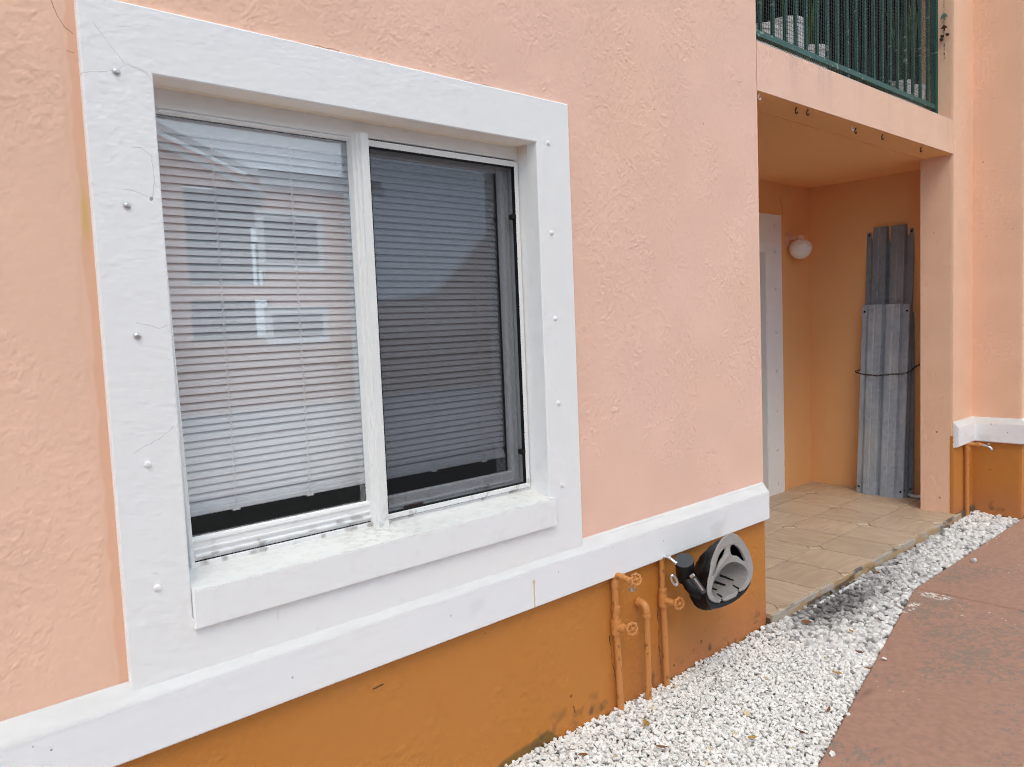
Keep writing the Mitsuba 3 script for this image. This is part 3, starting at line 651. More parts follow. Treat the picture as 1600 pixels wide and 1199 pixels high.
# hanging ornament on the upper column
k = thing('hanging_ornament', 'small hanging ornament of a teal leaf and brown hearts on the column beside the railing', 'ornament')
oy, ox = 0.052, 5.578
part(k, 'cord', tube([(ox, oy, 3.8), (ox, oy + 0.002, 3.30), (ox, oy, 3.06)], 0.0012, 6), 'dark_wire')
def plate(poly, x0, x1):
    m = trimesh.creation.extrude_polygon(poly, x1 - x0, engine='earcut'); v = m.vertices.copy()
    m.vertices = np.c_[x0 + v[:, 2], oy + v[:, 0], v[:, 1]]; return m
def heart(cy, cz, s, rot=0.0):
    t = np.linspace(0, 2 * np.pi, 26, endpoint=False)
    x = 16 * np.sin(t) ** 3; y = 13 * np.cos(t) - 5 * np.cos(2 * t) - 2 * np.cos(3 * t) - np.cos(4 * t)
    cs, sn = math.cos(rot), math.sin(rot)
    return Polygon(np.c_[cy + s / 17 * (cs * x - sn * y), cz + s / 17 * (sn * x + cs * y)])
umb = Polygon([(-0.022, 3.325), (-0.014, 3.345), (0.0, 3.355), (0.014, 3.345), (0.022, 3.325), (0.008, 3.333), (0.0, 3.310), (-0.008, 3.333)])
part(k, 'canopy', plate(umb, ox - 0.006, ox + 0.004), 'chime_teal')
bird = Polygon([(-0.02, 3.262), (0.0, 3.282), (0.02, 3.262), (0.006, 3.260), (0.0, 3.242), (-0.006, 3.260)])
part(k, 'bird', plate(bird, ox - 0.006, ox + 0.004), 'chime_brown')
for cy, cz in ((0.012, 3.212), (-0.019, 3.215), (0.017, 3.193)): part(k, 'heart', plate(heart(cy, cz, 0.012, 0.3), ox - 0.006, ox + 0.004), 'chime_brown')
for cz in (3.152, 3.10): part(k, 'bead', sphere((ox, oy, cz), (0.004, 0.004, 0.007), 1), 'chime_brown', True)

# ------------------------------------------------------------------ water pipes
def handwheel(c, r, axis=(0, -1, 0)):
    t = np.linspace(0, 2 * np.pi, 49)
    rr = r * (1 + 0.10 * np.cos(8 * t))
    rim = tube(np.c_[rr * np.cos(t), rr * np.sin(t), 0 * t], r * 0.23, 8, False)
    spokes = [tube([(0, 0, 0.002), (r * math.cos(a_), r * math.sin(a_), 0)], r * 0.11, 6) for a_ in np.linspace(0, 2 * np.pi, 5)[:-1] + 0.4]
    hub = lathe([(0, -0.006), (r * 0.3, -0.006), (r * 0.3, 0.006), (r * 0.15, 0.008), (0, 0.008)], 12)
    lobes = [sphere((r * 1.1 * math.cos(a_), r * 1.1 * math.sin(a_), 0), r * 0.2, 1) for a_ in np.linspace(0, 2 * np.pi, 9)[:-1]]
    m = cat(rim, hub, *spokes, *lobes)
    m.apply_transform(trimesh.geometry.align_vectors([0, 0, 1], axis)); m.apply_translation(c)
    return m
def collar(c, axis, r, h): return lathe([(0, -h), (r, -h), (r * 1.12, -h * 0.7), (r * 1.12, h * 0.7), (r, h), (0, h)], 16, axis, c)

PX1, PY = 2.103, -0.022
k = thing('water_pipe', 'leftmost orange pipe, with a hose tap on top', 'pipe')
part(k, 'riser', cat(tube([(PX1 + 0.012, PY, -0.05), (PX1 + 0.006, PY, 0.2), (PX1, PY, 0.30)], 0.0125, 14), tube([(PX1, PY, 0.30), (PX1 - 0.003, PY, 0.515)], 0.0125, 14),
               collar((PX1, PY, 0.405), (0, 0, 1), 0.015, 0.012), collar((PX1, PY, 0.50), (0, 0, 1), 0.0155, 0.014)), 'orange_pipe', 40)
vb = cat(collar((PX1, PY, 0.335), (0, 0, 1), 0.0175, 0.028), lathe([(0.015, 0), (0.018, 0.012), (0.015, 0.022), (0.017, 0.026), (0.013, 0.040), (0.006, 0.043), (0.005, 0.06)], 14, (0.15, -1, 0.1), (PX1, PY, 0.335)))
part(k, 'valve', vb, 'orange_pipe', 40)
part(k, 'handwheel', handwheel((PX1 + 0.012, PY - 0.064, 0.342), 0.021, (-0.25, -1, 0.1)), 'orange_pipe', 40)
bib = cat(tube(np.vstack([[(PX1 - 0.003, PY, 0.512)], arc((PX1 - 0.003, PY, 0.517), (PX1 - 0.003, PY, 0.535), (PX1 - 0.001, PY - 0.02, 0.535)), [(PX1 + 0.002, PY - 0.058, 0.529)]]), 0.0098, 12),
          collar((PX1 + 0.001, PY - 0.036, 0.532), (0.06, -1, -0.05), 0.0118, 0.006), sphere((PX1 + 0.003, PY - 0.064, 0.525), 0.0125, 2),
          tube(arc((PX1 + 0.003, PY - 0.066, 0.525), (PX1 + 0.004, PY - 0.078, 0.516), (PX1 + 0.004, PY - 0.076, 0.500)), [0.0085] * 7, 12))
part(k, 'tap', bib, 'orange_pipe', 40)
part(k, 'tap_thread', lathe([(0.0, 0.0), (0.0115, 0.0), (0.0115, 0.009), (0.0105, 0.010), (0.0105, 0.013), (0.0, 0.013)], 16, (0, 0, -1), (PX1 + 0.004, PY - 0.076, 0.502)), 'steel', 30)
part(k, 'tap_handwheel', cat(handwheel((PX1 + 0.004, PY - 0.096, 0.535), 0.019, (-0.3, -1, 0.35)), tube([(PX1 + 0.003, PY - 0.064, 0.525), (PX1 + 0.004, PY - 0.096, 0.535)], 0.004, 8)), 'orange_pipe', 40)

k = thing('water_pipe', 'middle of the three orange pipes, elbowing out of the wall', 'pipe')
PX2, PY2 = 2.247, -0.048
part(k, 'riser', cat(tube(np.vstack([[(PX2, 0.02, 0.388)], arc((PX2, -0.012, 0.388), (PX2, PY2, 0.388), (PX2, PY2, 0.352)), [(PX2 + 0.001, PY2, 0.2), (PX2 + 0.003, PY2 + 0.004, -0.05)]]), 0.0125, 14)), 'orange_pipe', 40)
part(k, 'elbow', cat(tube(arc((PX2, -0.018, 0.388), (PX2, PY2, 0.388), (PX2, PY2, 0.356)), 0.0152, 14), collar((PX2, PY2, 0.345), (0, 0, 1), 0.0152, 0.008), collar((PX2, -0.012, 0.388), (0, 1, 0), 0.0152, 0.006)), 'orange_pipe', 40)

k = thing('water_pipe', 'orange pipe with a valve wheel right beside the lock and helmet', 'pipe')
PX3, PY3 = 2.383, -0.024
part(k, 'riser', cat(tube([(PX3 + 0.010, PY3, -0.05), (PX3 + 0.004, PY3, 0.2), (PX3, PY3, 0.36)], 0.0125, 14), tube([(PX3, PY3, 0.36), (PX3 - 0.004, PY3, 0.527)], 0.011, 14), collar((PX3, PY3, 0.40), (0, 0, 1), 0.0145, 0.010)), 'orange_pipe', 40)
vb = cat(collar((PX3, PY3, 0.362), (0, 0, 1), 0.017, 0.028), lathe([(0.013, 0), (0.016, 0.010), (0.013, 0.03), (0.015, 0.034), (0.012, 0.046), (0.006, 0.05), (0.005, 0.066)], 14, (0.1, -1, -0.05), (PX3, PY3, 0.362)))
part(k, 'valve', vb, 'orange_pipe', 40)
part(k, 'handwheel', handwheel((PX3 + 0.008, PY3 - 0.070, 0.362), 0.021, (-0.25, -1, 0.05)), 'orange_pipe', 40)

k = thing('water_pipe', 'orange painted pipe with a small tap below the white band right of the porch', 'pipe')
PX4 = 5.772
part(k, 'riser', cat(tube([(PX4 + 0.006, -0.03, -0.05), (PX4, -0.03, 0.5)], 0.0145, 14), collar((PX4, -0.03, 0.49), (0, 0, 1), 0.017, 0.02)), 'orange_pipe', 40)
part(k, 'tap', cat(tube(np.vstack([arc((PX4, -0.03, 0.5), (PX4, -0.03, 0.525), (PX4 + 0.004, -0.055, 0.525)), [(PX4 + 0.008, -0.125, 0.523)]]), 0.0135, 12), collar((PX4 + 0.006, -0.10, 0.524), (0, 1, 0), 0.016, 0.012)), 'orange_pipe', 40)
part(k, 'tap_spout', cat(tube(arc((PX4 + 0.008, -0.125, 0.523), (PX4 + 0.012, -0.17, 0.520), (PX4 + 0.012, -0.175, 0.495)), 0.009, 10), box(PX4 - 0.006, PX4 + 0.032, -0.162, -0.150, 0.53, 0.537, 0.002)), 'steel', 40)

# ------------------------------------------------------------------ helmet locked to the right-hand pipe
HC = np.array([2.566, -0.185, 0.468])                       # centre of the liner face, its outward normal, up and right
HN, HU, HR = np.array([-0.16102, -0.92903, 0.33313]), np.array([0.13349, 0.31393, 0.94001]), np.array([0.97788, -0.19583, -0.07347])
def to3(p2, depth): p2 = np.asarray(p2, float); return HC + p2[:, :1] * HR + p2[:, 1:2] * HU + np.broadcast_to(np.asarray(depth, float), (len(p2),))[:, None] * HN
from scipy.interpolate import splprep, splev
def smooth_loop(p, n=72):
    p = np.array(p, float); p = np.vstack([p, p[:1]]); tck, _ = splprep(p.T, s=0, per=True); return np.array(splev(np.linspace(0, 1, n, endpoint=False), tck)).T
rim_p = [(0.0777, 0.1332), (0.1026, 0.1251), (0.1235, 0.1041), (0.1428, 0.0707), (0.1523, 0.0339), (0.1516, -0.0015), (0.1395, -0.0324), (0.1161, -0.0586), (0.0704, -0.0839), (0.0223, -0.0993), (-0.0327, -0.1072), (-0.0836, -0.1046), (-0.1053, -0.0916), (-0.1084, -0.0661), (-0.0952, -0.0342), (-0.071, 0.0023), (-0.0564, 0.0276), (-0.0314, 0.0606), (0.0052, 0.0988), (0.0394, 0.1237)]
scoop_p = [(0.0699, 0.0272), (0.1027, 0.0116), (0.1205, -0.0095), (0.1202, -0.0329), (0.1033, -0.0526), (0.0605, -0.0759), (0.0127, -0.0909), (-0.0384, -0.0994), (-0.0774, -0.0971), (-0.0908, -0.0824), (-0.0875, -0.0577), (-0.0689, -0.0348), (-0.0357, -0.0106), (0.0178, 0.0188)]
left_p = [(0.0346, 0.0848), (0.0267, 0.0643), (0.0033, 0.0451), (-0.0251, 0.0181), (-0.0468, -0.0007), (-0.0618, -0.0108), (-0.0439, 0.0132), (-0.0179, 0.049), (0.0131, 0.0774)]
right_p = [(0.0622, 0.0898), (0.0761, 0.0942), (0.0895, 0.0898), (0.1074, 0.0731), (0.1185, 0.0481), (0.1225, 0.0232), (0.1061, 0.0289), (0.0867, 0.0473), (0.0592, 0.0568), (0.0562, 0.0742)]
notch_a = [(0.0246, -0.0589), (0.0551, -0.0732), (0.0561, -0.0897), (0.0705, -0.0902), (0.0389, -0.1000), (0.0484, -0.0815), (0.0316, -0.0692)]
notch_b = [(-0.0699, -0.0783), (-0.0429, -0.0946), (-0.0448, -0.114), (-0.0566, -0.1137), (-0.0518, -0.0976)]
# slots in the bowl: (right, up, outward) of points along their two edges
SLOTS = [([[0.0701, -0.0209, -0.1026], [0.0786, -0.0272, -0.0945], [0.0853, -0.0335, -0.0846], [0.0897, -0.0397, -0.0725], [0.0919, -0.0457, -0.0583]], [[0.075, -0.0129, -0.0987], [0.0845, -0.0208, -0.0916], [0.0913, -0.0286, -0.0817], [0.0953, -0.0362, -0.0692], [0.0966, -0.0437, -0.054]]),
         ([[0.0343, -0.0427, -0.1068], [0.0432, -0.0473, -0.1019], [0.0485, -0.0518, -0.0933], [0.0527, -0.0561, -0.0835], [0.0557, -0.0604, -0.0726]], [[0.0448, -0.0345, -0.1075], [0.0543, -0.0403, -0.1027], [0.0594, -0.0459, -0.0934], [0.0631, -0.0514, -0.0827], [0.0651, -0.0568, -0.0705]]),
         ([[0.0059, -0.0638, -0.0967], [0.0079, -0.0659, -0.093], [0.0098, -0.0681, -0.0894], [0.0108, -0.0701, -0.0846], [0.0117, -0.0722, -0.0799]], [[0.015, -0.0589, -0.1004], [0.0168, -0.0617, -0.0958], [0.0185, -0.0644, -0.0912], [0.0196, -0.0671, -0.0859], [0.0201, -0.0698, -0.0801]]),
         ([[0.073, -0.0617, -0.0465], [0.0694, -0.0661, -0.0361], [0.065, -0.0704, -0.025], [0.0599, -0.0746, -0.0131], [0.056, -0.079, -0.002]], [[0.0762, -0.0614, -0.0414], [0.0739, -0.0648, -0.0325], [0.071, -0.0681, -0.023], [0.0675, -0.0715, -0.013], [0.066, -0.076, -0.002]]),
         ([[-0.0108, -0.0836, -0.0623], [-0.0158, -0.0876, -0.0511], [-0.0221, -0.0915, -0.0386], [-0.0299, -0.0952, -0.0246], [-0.0393, -0.0988, -0.009]], [[-0.0037, -0.0834, -0.0591], [-0.007, -0.0864, -0.0504], [-0.0111, -0.0893, -0.0409], [-0.0158, -0.0921, -0.0308], [-0.0218, -0.0949, -0.0194]])]
rim, scoop, lh, rh = (smooth_loop(d, n) for d, n in ((rim_p, 90), (scoop_p, 72), (left_p, 36), (right_p, 36)))
H = thing('helmet', 'black helmet with grey lining hanging against the orange base beside the pipes', 'helmet')
def dish(m):                       # the rim stands a little forward of the liner's middle
    v = m.vertices - HC; a_, b_, d_ = v @ HR, v @ HU, v @ HN
    r_ = np.sqrt(((a_ - 0.025) / 0.12) ** 2 + ((b_ - 0.01) / 0.12) ** 2)
    m.vertices = HC + np.outer(a_, HR) + np.outer(b_, HU) + np.outer(d_ + 0.012 * np.clip(r_ - 0.8, -1, 1), HN); return m
def solid(poly, d0, d1):
    ms = []
    for gm in getattr(poly, 'geoms', [poly]):
        if gm.geom_type != 'Polygon' or gm.area < 2e-5: continue
        m = trimesh.creation.extrude_polygon(gm, d1 - d0, engine='earcut'); v = m.vertices
        m.vertices = to3(v[:, :2], d0 + v[:, 2]); ms.append(m)
    return cat(*ms)
face = Polygon(rim).buffer(0)
for q in (scoop, lh, rh, np.array(notch_a), np.array(notch_b)): face = face.difference(Polygon(q).buffer(0))
part(H, 'liner', dish(solid(face.buffer(-0.0015).buffer(0.0015), -0.010, 0.0)), 'grey_plastic', 30)
lip_n = [i for i in range(90)]
lip = np.vstack([rim, rim[:1]])
open_at = np.array([Polygon(notch_a).buffer(0.004).contains(Point(q)) or Polygon(notch_b).buffer(0.004).contains(Point(q)) for q in rim])
runs, cur = [], []
for i in list(range(90)) + [0]:
    if open_at[i]:
        if len(cur) > 2: runs.append(cur)
        cur = []
    else: cur.append(i)
if len(cur) > 2: runs.append(cur)
for run in runs: part(H, 'liner_rim', dish(tube(to3(rim[run], -0.005), 0.0062, 10)), 'grey_plastic', True)
bowl = []
for t in np.linspace(0, 1, 9):
    k_ = max(1 - t ** 2.4, 0.0004) ** (1 / 2.4)
    bowl.append(to3(scoop.mean(0) + (scoop - scoop.mean(0)) * k_ + np.array([-0.01, 0.012]) * t, -0.003 - 0.115 * t))
part(H, 'bowl', dish(loft(bowl)), 'grey_plastic', True)
mid = HC + 0.02 * HR - 0.03 * HU - 0.04 * HN
for A_, B_ in SLOTS:
    e = [HC + np.array(q) @ np.array([HR, HU, HN]) for q in (A_, B_)]
    e = [q + (mid - q) / np.linalg.norm(mid - q, axis=1, keepdims=True) * 0.002 for q in e]
    part(H, 'slot', dish(loft(e, closed=False)), 'black_rubber')
cr = rim.mean(0); shell = [to3(cr + (rim - cr) * 0.99, -0.009)]
ang_ = np.linspace(0, 2 * np.pi, 90, endpoint=False)
for t in np.linspace(0, 1, 22):
    k_ = max(1 - t ** 2.5, 0.0004) ** (1 / 2.5)
    groove = 1 + 0.045 * np.cos(ang_ * 9) * min(1, 4 * t) * (1 - t ** 4)
    step_ = 1 - 0.05 * (math.cos(t * 26) > 0.4) * (t > 0.12)
    shell.append(to3(cr + (rim - cr) * 1.06 * k_ * step_ * groove[:, None] + np.array([-0.012, -0.016 - 0.012 * t]), -0.004 - 0.165 * t))
part(H, 'shell', dish(loft(shell)), 'black_shell', 50)
part(H, 'padding', dish(loft([to3(cr + (rim - cr) * 0.97 * math.cos(t * 1.5) ** 0.5, -0.013 - 0.125 * t) for t in np.linspace(0, 1, 6)])), 'black_rubber', True)

# lock and strap that hold it to the pipe
K = thing('lockbox', 'dark grey cylindrical lock with chrome shackle hung between the pipe and the helmet', 'lock')
kt, kb, dv = np.array([2.4076, -0.11, 0.5316]), np.array([2.4280, -0.100, 0.441]), np.array([0.798, 0.5178, -0.3085])
axk = (kt - kb) / np.linalg.norm(kt - kb); hk = np.linalg.norm(kt - kb)
axk = axk + np.array([-0.36, -0.23, 0.14]); axk /= np.linalg.norm(axk); kb = kt - axk * hk
part(K, 'body', lathe([(0, -0.012), (0.032, -0.012), (0.036, -0.006), (0.036, hk - 0.012), (0.0365, hk - 0.011), (0.0365, hk)], 36, axk, kb), 'black_shell', 35)
part(K, 'cap', lathe([(0.0365, hk), (0.0355, hk + 0.003), (0.033, hk + 0.0042), (0.0, hk + 0.0042)], 36, axk, kb), 'lock_grey', 35)
sh = [np.array(q) for q in ([2.3816, -0.09, 0.5237], [2.3689, -0.07, 0.5428], [2.374, -0.045, 0.5416], [2.4045, -0.012, 0.5124])]
part(K, 'shackle', cat(tube(sh, 0.0062, 12), *[sphere(p, 0.0078, 1) for p in sh[:3]]), 'chrome', True)
t = np.linspace(0, 2 * np.pi, 25); rc = np.array([2.372, -0.088, 0.458])
part(K, 'ring', tube(rc + np.outer(0.013 * np.cos(t), [0.75, -0.5, -0.35]) + np.outer(0.021 * np.sin(t), [0.3, -0.1, -0.95]), 0.0055, 10, False), 'chrome', True)
sx = thing('strap', 'black strap with a chrome buckle joining the lock to the helmet', 'strap')
part(sx, 'webbing', tube(arc([2.435, -0.10, 0.45], [2.42, -0.13, 0.41], [2.455, -0.155, 0.40], 9), 0.024, 12), 'black_shell', True)
b0, b1 = np.array([2.3694, -0.168, 0.4985]), np.array([2.3995, -0.205, 0.4277])
zc = (b1 - b0); Lb = np.linalg.norm(zc); zc /= Lb
Rm = np.eye(4); yc = dv - zc * (dv @ zc); yc /= np.linalg.norm(yc); xc = np.cross(yc, zc); Rm[:3, :3] = np.c_[xc, yc, zc]; Rm[:3, 3] = b0
def on_buckle(m): m.apply_transform(Rm); return m
part(sx, 'buckle', on_buckle(box(-0.0095, 0.0095, -0.003, 0.003, 0, Lb, 0.0015)), 'lock_grey')
part(sx, 'buckle_tip', on_buckle(box(-0.0098, 0.0098, -0.0042, 0.003, 0.0, 0.012, 0.002)), 'chrome')
part(sx, 'buckle_bar', on_buckle(box(-0.004, 0.002, -0.0042, -0.0028, 0.018, Lb - 0.012, 0.0005)), 'chrome')

# ------------------------------------------------------------------ porch lamp
L = thing('wall_lamp', 'white glass globe lamp on a pink wall bracket inside the porch', 'lamp')
gc = np.array([5.70, 1.115, 1.958])
part(L, 'globe', lathe([(0.0, -0.078), (0.028, -0.075), (0.055, -0.060), (0.076, -0.033), (0.084, 0.0), (0.078, 0.030), (0.060, 0.054), (0.036, 0.066)], 32, (0, 0, 1), gc), 'opal_glass', True)
part(L, 'fitter', lathe([(0.0, 0.10), (0.030, 0.10), (0.032, 0.095), (0.032, 0.064), (0.038, 0.06), (0.0, 0.058)], 24, (0, 0, 1), gc), 'pink_metal', 40)
part(L, 'bracket', cat(box(gc[0] - 0.028, gc[0] + 0.028, gc[1], 1.212, gc[2] + 0.070, gc[2] + 0.098, 0.004), lathe([(0, 0), (0.06, 0), (0.058, 0.012), (0.0, 0.02)], 24, (0, -1, 0), (gc[0], 1.212, gc[2] + 0.08))), 'pink_metal', 30)

# ------------------------------------------------------------------ storm shutter panels leaning in the porch
def shutter(length, width=0.345, dy=0.0):
    pat = [(0.0, 0.0), (0.020, 0.0), (0.032, 0.022), (0.118, 0.022), (0.132, 0.0), (0.166, -0.003), (0.180, 0.022), (0.268, 0.022), (0.282, 0.0), (0.345, 0.0)]
    pat = [(0.0, 0.006), (0.003, 0.0), (0.036, 0.0), (0.040, 0.004), (0.050, 0.004), (0.060, -0.030), (0.066, -0.032), (0.100, -0.032), (0.106, -0.029), (0.112, -0.032), (0.150, -0.032), (0.156, -0.030), (0.166, 0.006), (0.180, 0.006), (0.190, -0.030), (0.196, -0.032), (0.232, -0.032), (0.238, -0.029), (0.244, -0.032), (0.282, -0.032), (0.288, -0.030), (0.298, 0.003), (0.308, 0.004), (0.312, 0.0), (0.342, 0.0), (0.345, 0.008)]
    pat = [(x, 0.9 * d) for x, d in pat]
    front_ = [(x, d) for x, d in pat]; back_ = [(x, d + 0.0016) for x, d in pat[::-1]]
    prof_ = front_ + back_
    m = loft([[(d, -x, z) for x, d in prof_] for z in np.linspace(0, length, 5)])
    n = len(prof_); k2 = len(pat); f = []
    for base in (0, 4 * n):
        for i in range(k2 - 1): f += [(base + i, base + i + 1, base + n - 2 - i), (base + i, base + n - 2 - i, base + n - 1 - i)]
    return mesh(m.vertices, np.vstack([m.faces, f]))
def place_panel(m, foot, lean, roll=0.0):
    R_ = trimesh.transformations.rotation_matrix(lean, [0, 1, 0]) @ trimesh.transformations.rotation_matrix(roll, [1, 0, 0])
    m.apply_transform(R_); m.apply_translation(foot); return m
panels = [(2.03, (5.935, 0.728, ZF), 'galvanised storm shutter panel at the back of the bundle, only its right edge showing', 0.062, -0.012),
          (2.015, (5.893, 0.757, ZF), 'tall galvanised corrugated storm shutter panel leaning on the porch wall behind a shorter one', 0.064, 0.006),
          (1.435, (5.846, 0.764, ZF), 'shorter galvanised corrugated storm shutter panel in front of the bundle tied with wire', 0.064, 0.012)]
for ln, foot, lb, lean, roll in panels:
    k = thing('shutter_panel', lb, 'shutter panel', None)
    part(k, 'sheet', place_panel(shutter(ln), foot, lean, roll), 'zinc' if ln < 2 else 'zinc_shaded')
    for yy in (0.019, 0.326):
        for zz in (0.05, ln - 0.05):
            part(k, 'bolt_hole', place_panel(lathe([(0, 0.0008), (0.008, 0.0008), (0.008, 0.0)], 12, (-1, 0, 0), (-0.0008, -yy, zz)), foot, lean, roll), 'black_rubber')
tw_ = thing('tie_wire', 'twisted dark wire tied round the storm shutter panels and hooked to the wall', 'wire')
pts = [(6.02, 0.80, 1.02), (5.90, 0.775, 1.005), (5.862, 0.768, 0.998), (5.852, 0.72, 0.985), (5.848, 0.66, 0.978), (5.848, 0.60, 0.975), (5.846, 0.52, 0.985), (5.85, 0.44, 0.99), (5.862, 0.405, 0.995), (5.93, 0.385, 1.015), (6.02, 0.36, 1.05)]
from scipy.interpolate import splprep, splev
tck, _ = splprep(np.array(pts).T, s=0); cpath = np.array(splev(np.linspace(0, 1, 120), tck)).T
for ph in (0, np.pi):
    s = np.linspace(0, 60, 120)
    part(tw_, 'strand', tube(cpath + np.c_[-0.003 + 0.003 * np.sin(s + ph), 0 * s, 0.0045 * np.cos(s + ph)], 0.0028, 6), 'dark_wire', True)
solo('pipe_stub', cat(tube(arc((5.93, 0.41, 0.086), (5.88, 0.37, 0.086), (5.905, 0.31, 0.088), 9), 0.013, 12), collar((5.905, 0.31, 0.088), (0.3, -1, 0), 0.014, 0.012)), 'pvc_white', 40,
     'short white plastic pipe stub lying on the tiles beside the storm shutters', 'pipe')

# ------------------------------------------------------------------ gravel
def stone_shapes(count, pts, flat):
    out = []
    for _ in range(count):
        q = rng.normal(size=(pts, 3)); q /= np.linalg.norm(q, axis=1, keepdims=True)
        q *= rng.uniform(0.82, 1.0, (pts, 1)) * np.array([1.0, rng.uniform(0.65, 0.95), rng.uniform(*flat)])
        h = trimesh.convex.convex_hull(q); out.append((np.array(h.vertices), np.array(h.faces)))
    return out
chips, pebbles = stone_shapes(14, 12, (0.55, 0.8)), stone_shapes(10, 22, (0.5, 0.7))
def mound(x, y):
    return 0.004 + 0.016 * np.exp(-((x - 1.62) / 0.35) ** 2) * np.exp(-((y) / 0.25) ** 2) + 0.010 * np.exp(-((y + 0.05) / 0.05) ** 2) * (x > 3.0) + 0.010 * (meshkit.noise(np.stack([x * 4, y * 4, 0 * x], -1)) - 0.5)
def scatter(shapes, region, spacing, size, tone, layers=2, keep=None):
    x0, x1, y0, y1 = region; V_, F_, C_ = [], [], []; base = 0
    for layer in range(layers):
        gx = np.arange(x0, x1, spacing); gy = np.arange(y0, y1, spacing)
        X, Y = np.meshgrid(gx, gy); X = X.ravel() + rng.uniform(-.5, .5, X.size) * spacing * 1.1; Y = Y.ravel() + rng.uniform(-.5, .5, Y.size) * spacing * 1.1
        edge = np.where(X < 4.12, -0.71 + (X - 2.255) * 0.215, -0.312)
        r = rng.uniform(*size, X.size) * np.where(rng.random(X.size) < 0.08, 1.3, 1.0)
        ok = ((Y > edge + 0.004 + 0.3 * r) | ((Y > edge - 0.09) & (rng.random(X.size) < 0.0012))) & (Y < -0.4 * r - np.where((X > 3.18) & (X < 5.6), 0.034, 0.0)) & (X < 5.955)
        if keep is not None: ok &= keep(X, Y)
        X, Y, r, edge = X[ok], Y[ok], r[ok], edge[ok]
        Z = np.where(Y < edge, WZ + 0.4 * r - 0.3 * r * 0, mound(X, Y) - 0.006 + layer * 0.008) + rng.uniform(-.4, .4, X.size) * r * np.where(Y < edge, 0.0, 0.7)
        which = rng.integers(0, len(shapes), X.size)
        ang = rng.uniform(0, 2 * np.pi, X.size)
        rot = trimesh.transformations
        for w, (sv, sf) in enumerate(shapes):
            idx = np.nonzero(which == w)[0]
            if not len(idx): continue
            a_ = ang[idx]; tl = rng.uniform(-0.6, 0.6, (len(idx), 2))
            v = np.broadcast_to(sv, (len(idx), *sv.shape)) * r[idx, None, None]
            cx, sx_ = np.cos(tl[:, 0])[:, None], np.sin(tl[:, 0])[:, None]
            v = np.stack([v[..., 0], cx * v[..., 1] - sx_ * v[..., 2], sx_ * v[..., 1] + cx * v[..., 2]], -1)
            cx, sx_ = np.cos(tl[:, 1])[:, None], np.sin(tl[:, 1])[:, None]
            v = np.stack([cx * v[..., 0] + sx_ * v[..., 2], v[..., 1], -sx_ * v[..., 0] + cx * v[..., 2]], -1)
            ca, sa = np.cos(a_)[:, None], np.sin(a_)[:, None]
            v = np.stack([ca * v[..., 0] - sa * v[..., 1] + X[idx][:, None], sa * v[..., 0] + ca * v[..., 1] + Y[idx][:, None], v[..., 2] + Z[idx][:, None]], -1)
            col = tone(X[idx], Y[idx])
            # facets: one colour per stone
            V_.append(v.reshape(-1, 3)); C_.append(np.repeat(col, len(sv), 0))
            F_.append((sf[None] + (base + np.arange(len(idx)) * len(sv))[:, None, None]).reshape(-1, 3)); base += len(idx) * len(sv)
    return np.vstack(V_), np.vstack(F_), np.vstack(C_)
def tone_white(x, y):
    n = len(x); k_ = rng.normal(0.73, 0.05, n).clip(0.55, 0.82)[:, None] * np.array([1.0, 0.99, 0.965])
    odd = rng.random(n) < 0.025; k_[odd] *= rng.uniform(0.55, 0.8, (odd.sum(), 1)); k_[rng.random(n) < 0.003] *= np.array([0.8, 0.66, 0.48]); return k_
def dirty(x, y):
    return 1.5 * np.exp(-((x - 3.62) / 0.34) ** 2 - ((y + 0.12) / 0.11) ** 2) + 0.04 + 0.55 * np.exp(-((x - 4.6) / 0.6) ** 2 - ((y + 0.04) / 0.08) ** 2) + 0.35 * np.exp(-((x - 4.1) / 0.4) ** 2 - ((y + 0.15) / 0.15) ** 2)
def tone_pebble(x, y):
    n = len(x); k_ = rng.normal(0.66, 0.10, n).clip(0.34, 0.82)[:, None] * np.array([1.0, 0.985, 0.965])
    odd = rng.random(n) < 0.10; k_[odd] *= rng.uniform(0.3, 0.7, (odd.sum(), 1))
    d = dirty(x, y)[:, None] * rng.uniform(0.5, 1.0, (n, 1)); return k_ * (1 - 0.80 * np.clip(d, 0, 1)) + 0.02 * np.clip(d, 0, 1)
border = lambda x, y: 3.12 + 0.5 * (y + 0.25) * -1.0 * -1.0
def near_side(x, y): return x + rng.normal(0, 0.10, x.shape) < 3.12 + 0.55 * (y + 0.25) * -1.0 * 0.6
def far_side(x, y): return x > 2.95 + 0.25 * rng.random(x.shape)
def gravel(name, label, data):
    v, f, c_ = data
    tri = v[f].reshape(-1, 3); ff = np.arange(len(tri)).reshape(-1, 3); cc = c_[f].reshape(-1, 3)   # faceted stones
    solo(name, mesh(tri, ff), 'stone_white', False, label, 'gravel', None, 'stuff', color=cc)
gravel('white_gravel', 'white crushed stone gravel along the foot of the orange wall', scatter(chips, (-1.6, 3.6, -1.3, 0.0), 0.0160, (0.0085, 0.0145), tone_white, 3, near_side))
gravel('pebble_gravel', 'larger white and grey pebbles in front of the porch step', scatter(pebbles, (2.9, 6.0, -0.75, 0.0), 0.026, (0.014, 0.024), tone_pebble, 3, far_side))
solo('edging_pipe', tube([(2.40, -0.060, -0.004), (2.48, -0.058, 0.010), (2.75, -0.050, 0.014), (2.95, -0.048, 0.004), (3.3, -0.058, 0.008), (3.6, -0.062, 0.022), (4.0, -0.062, 0.022), (4.12, -0.062, 0.008)], 0.009, 12), 'pvc_white', 40,
     'thin pale grey conduit lying half buried in gravel along the wall and porch step', 'pipe')

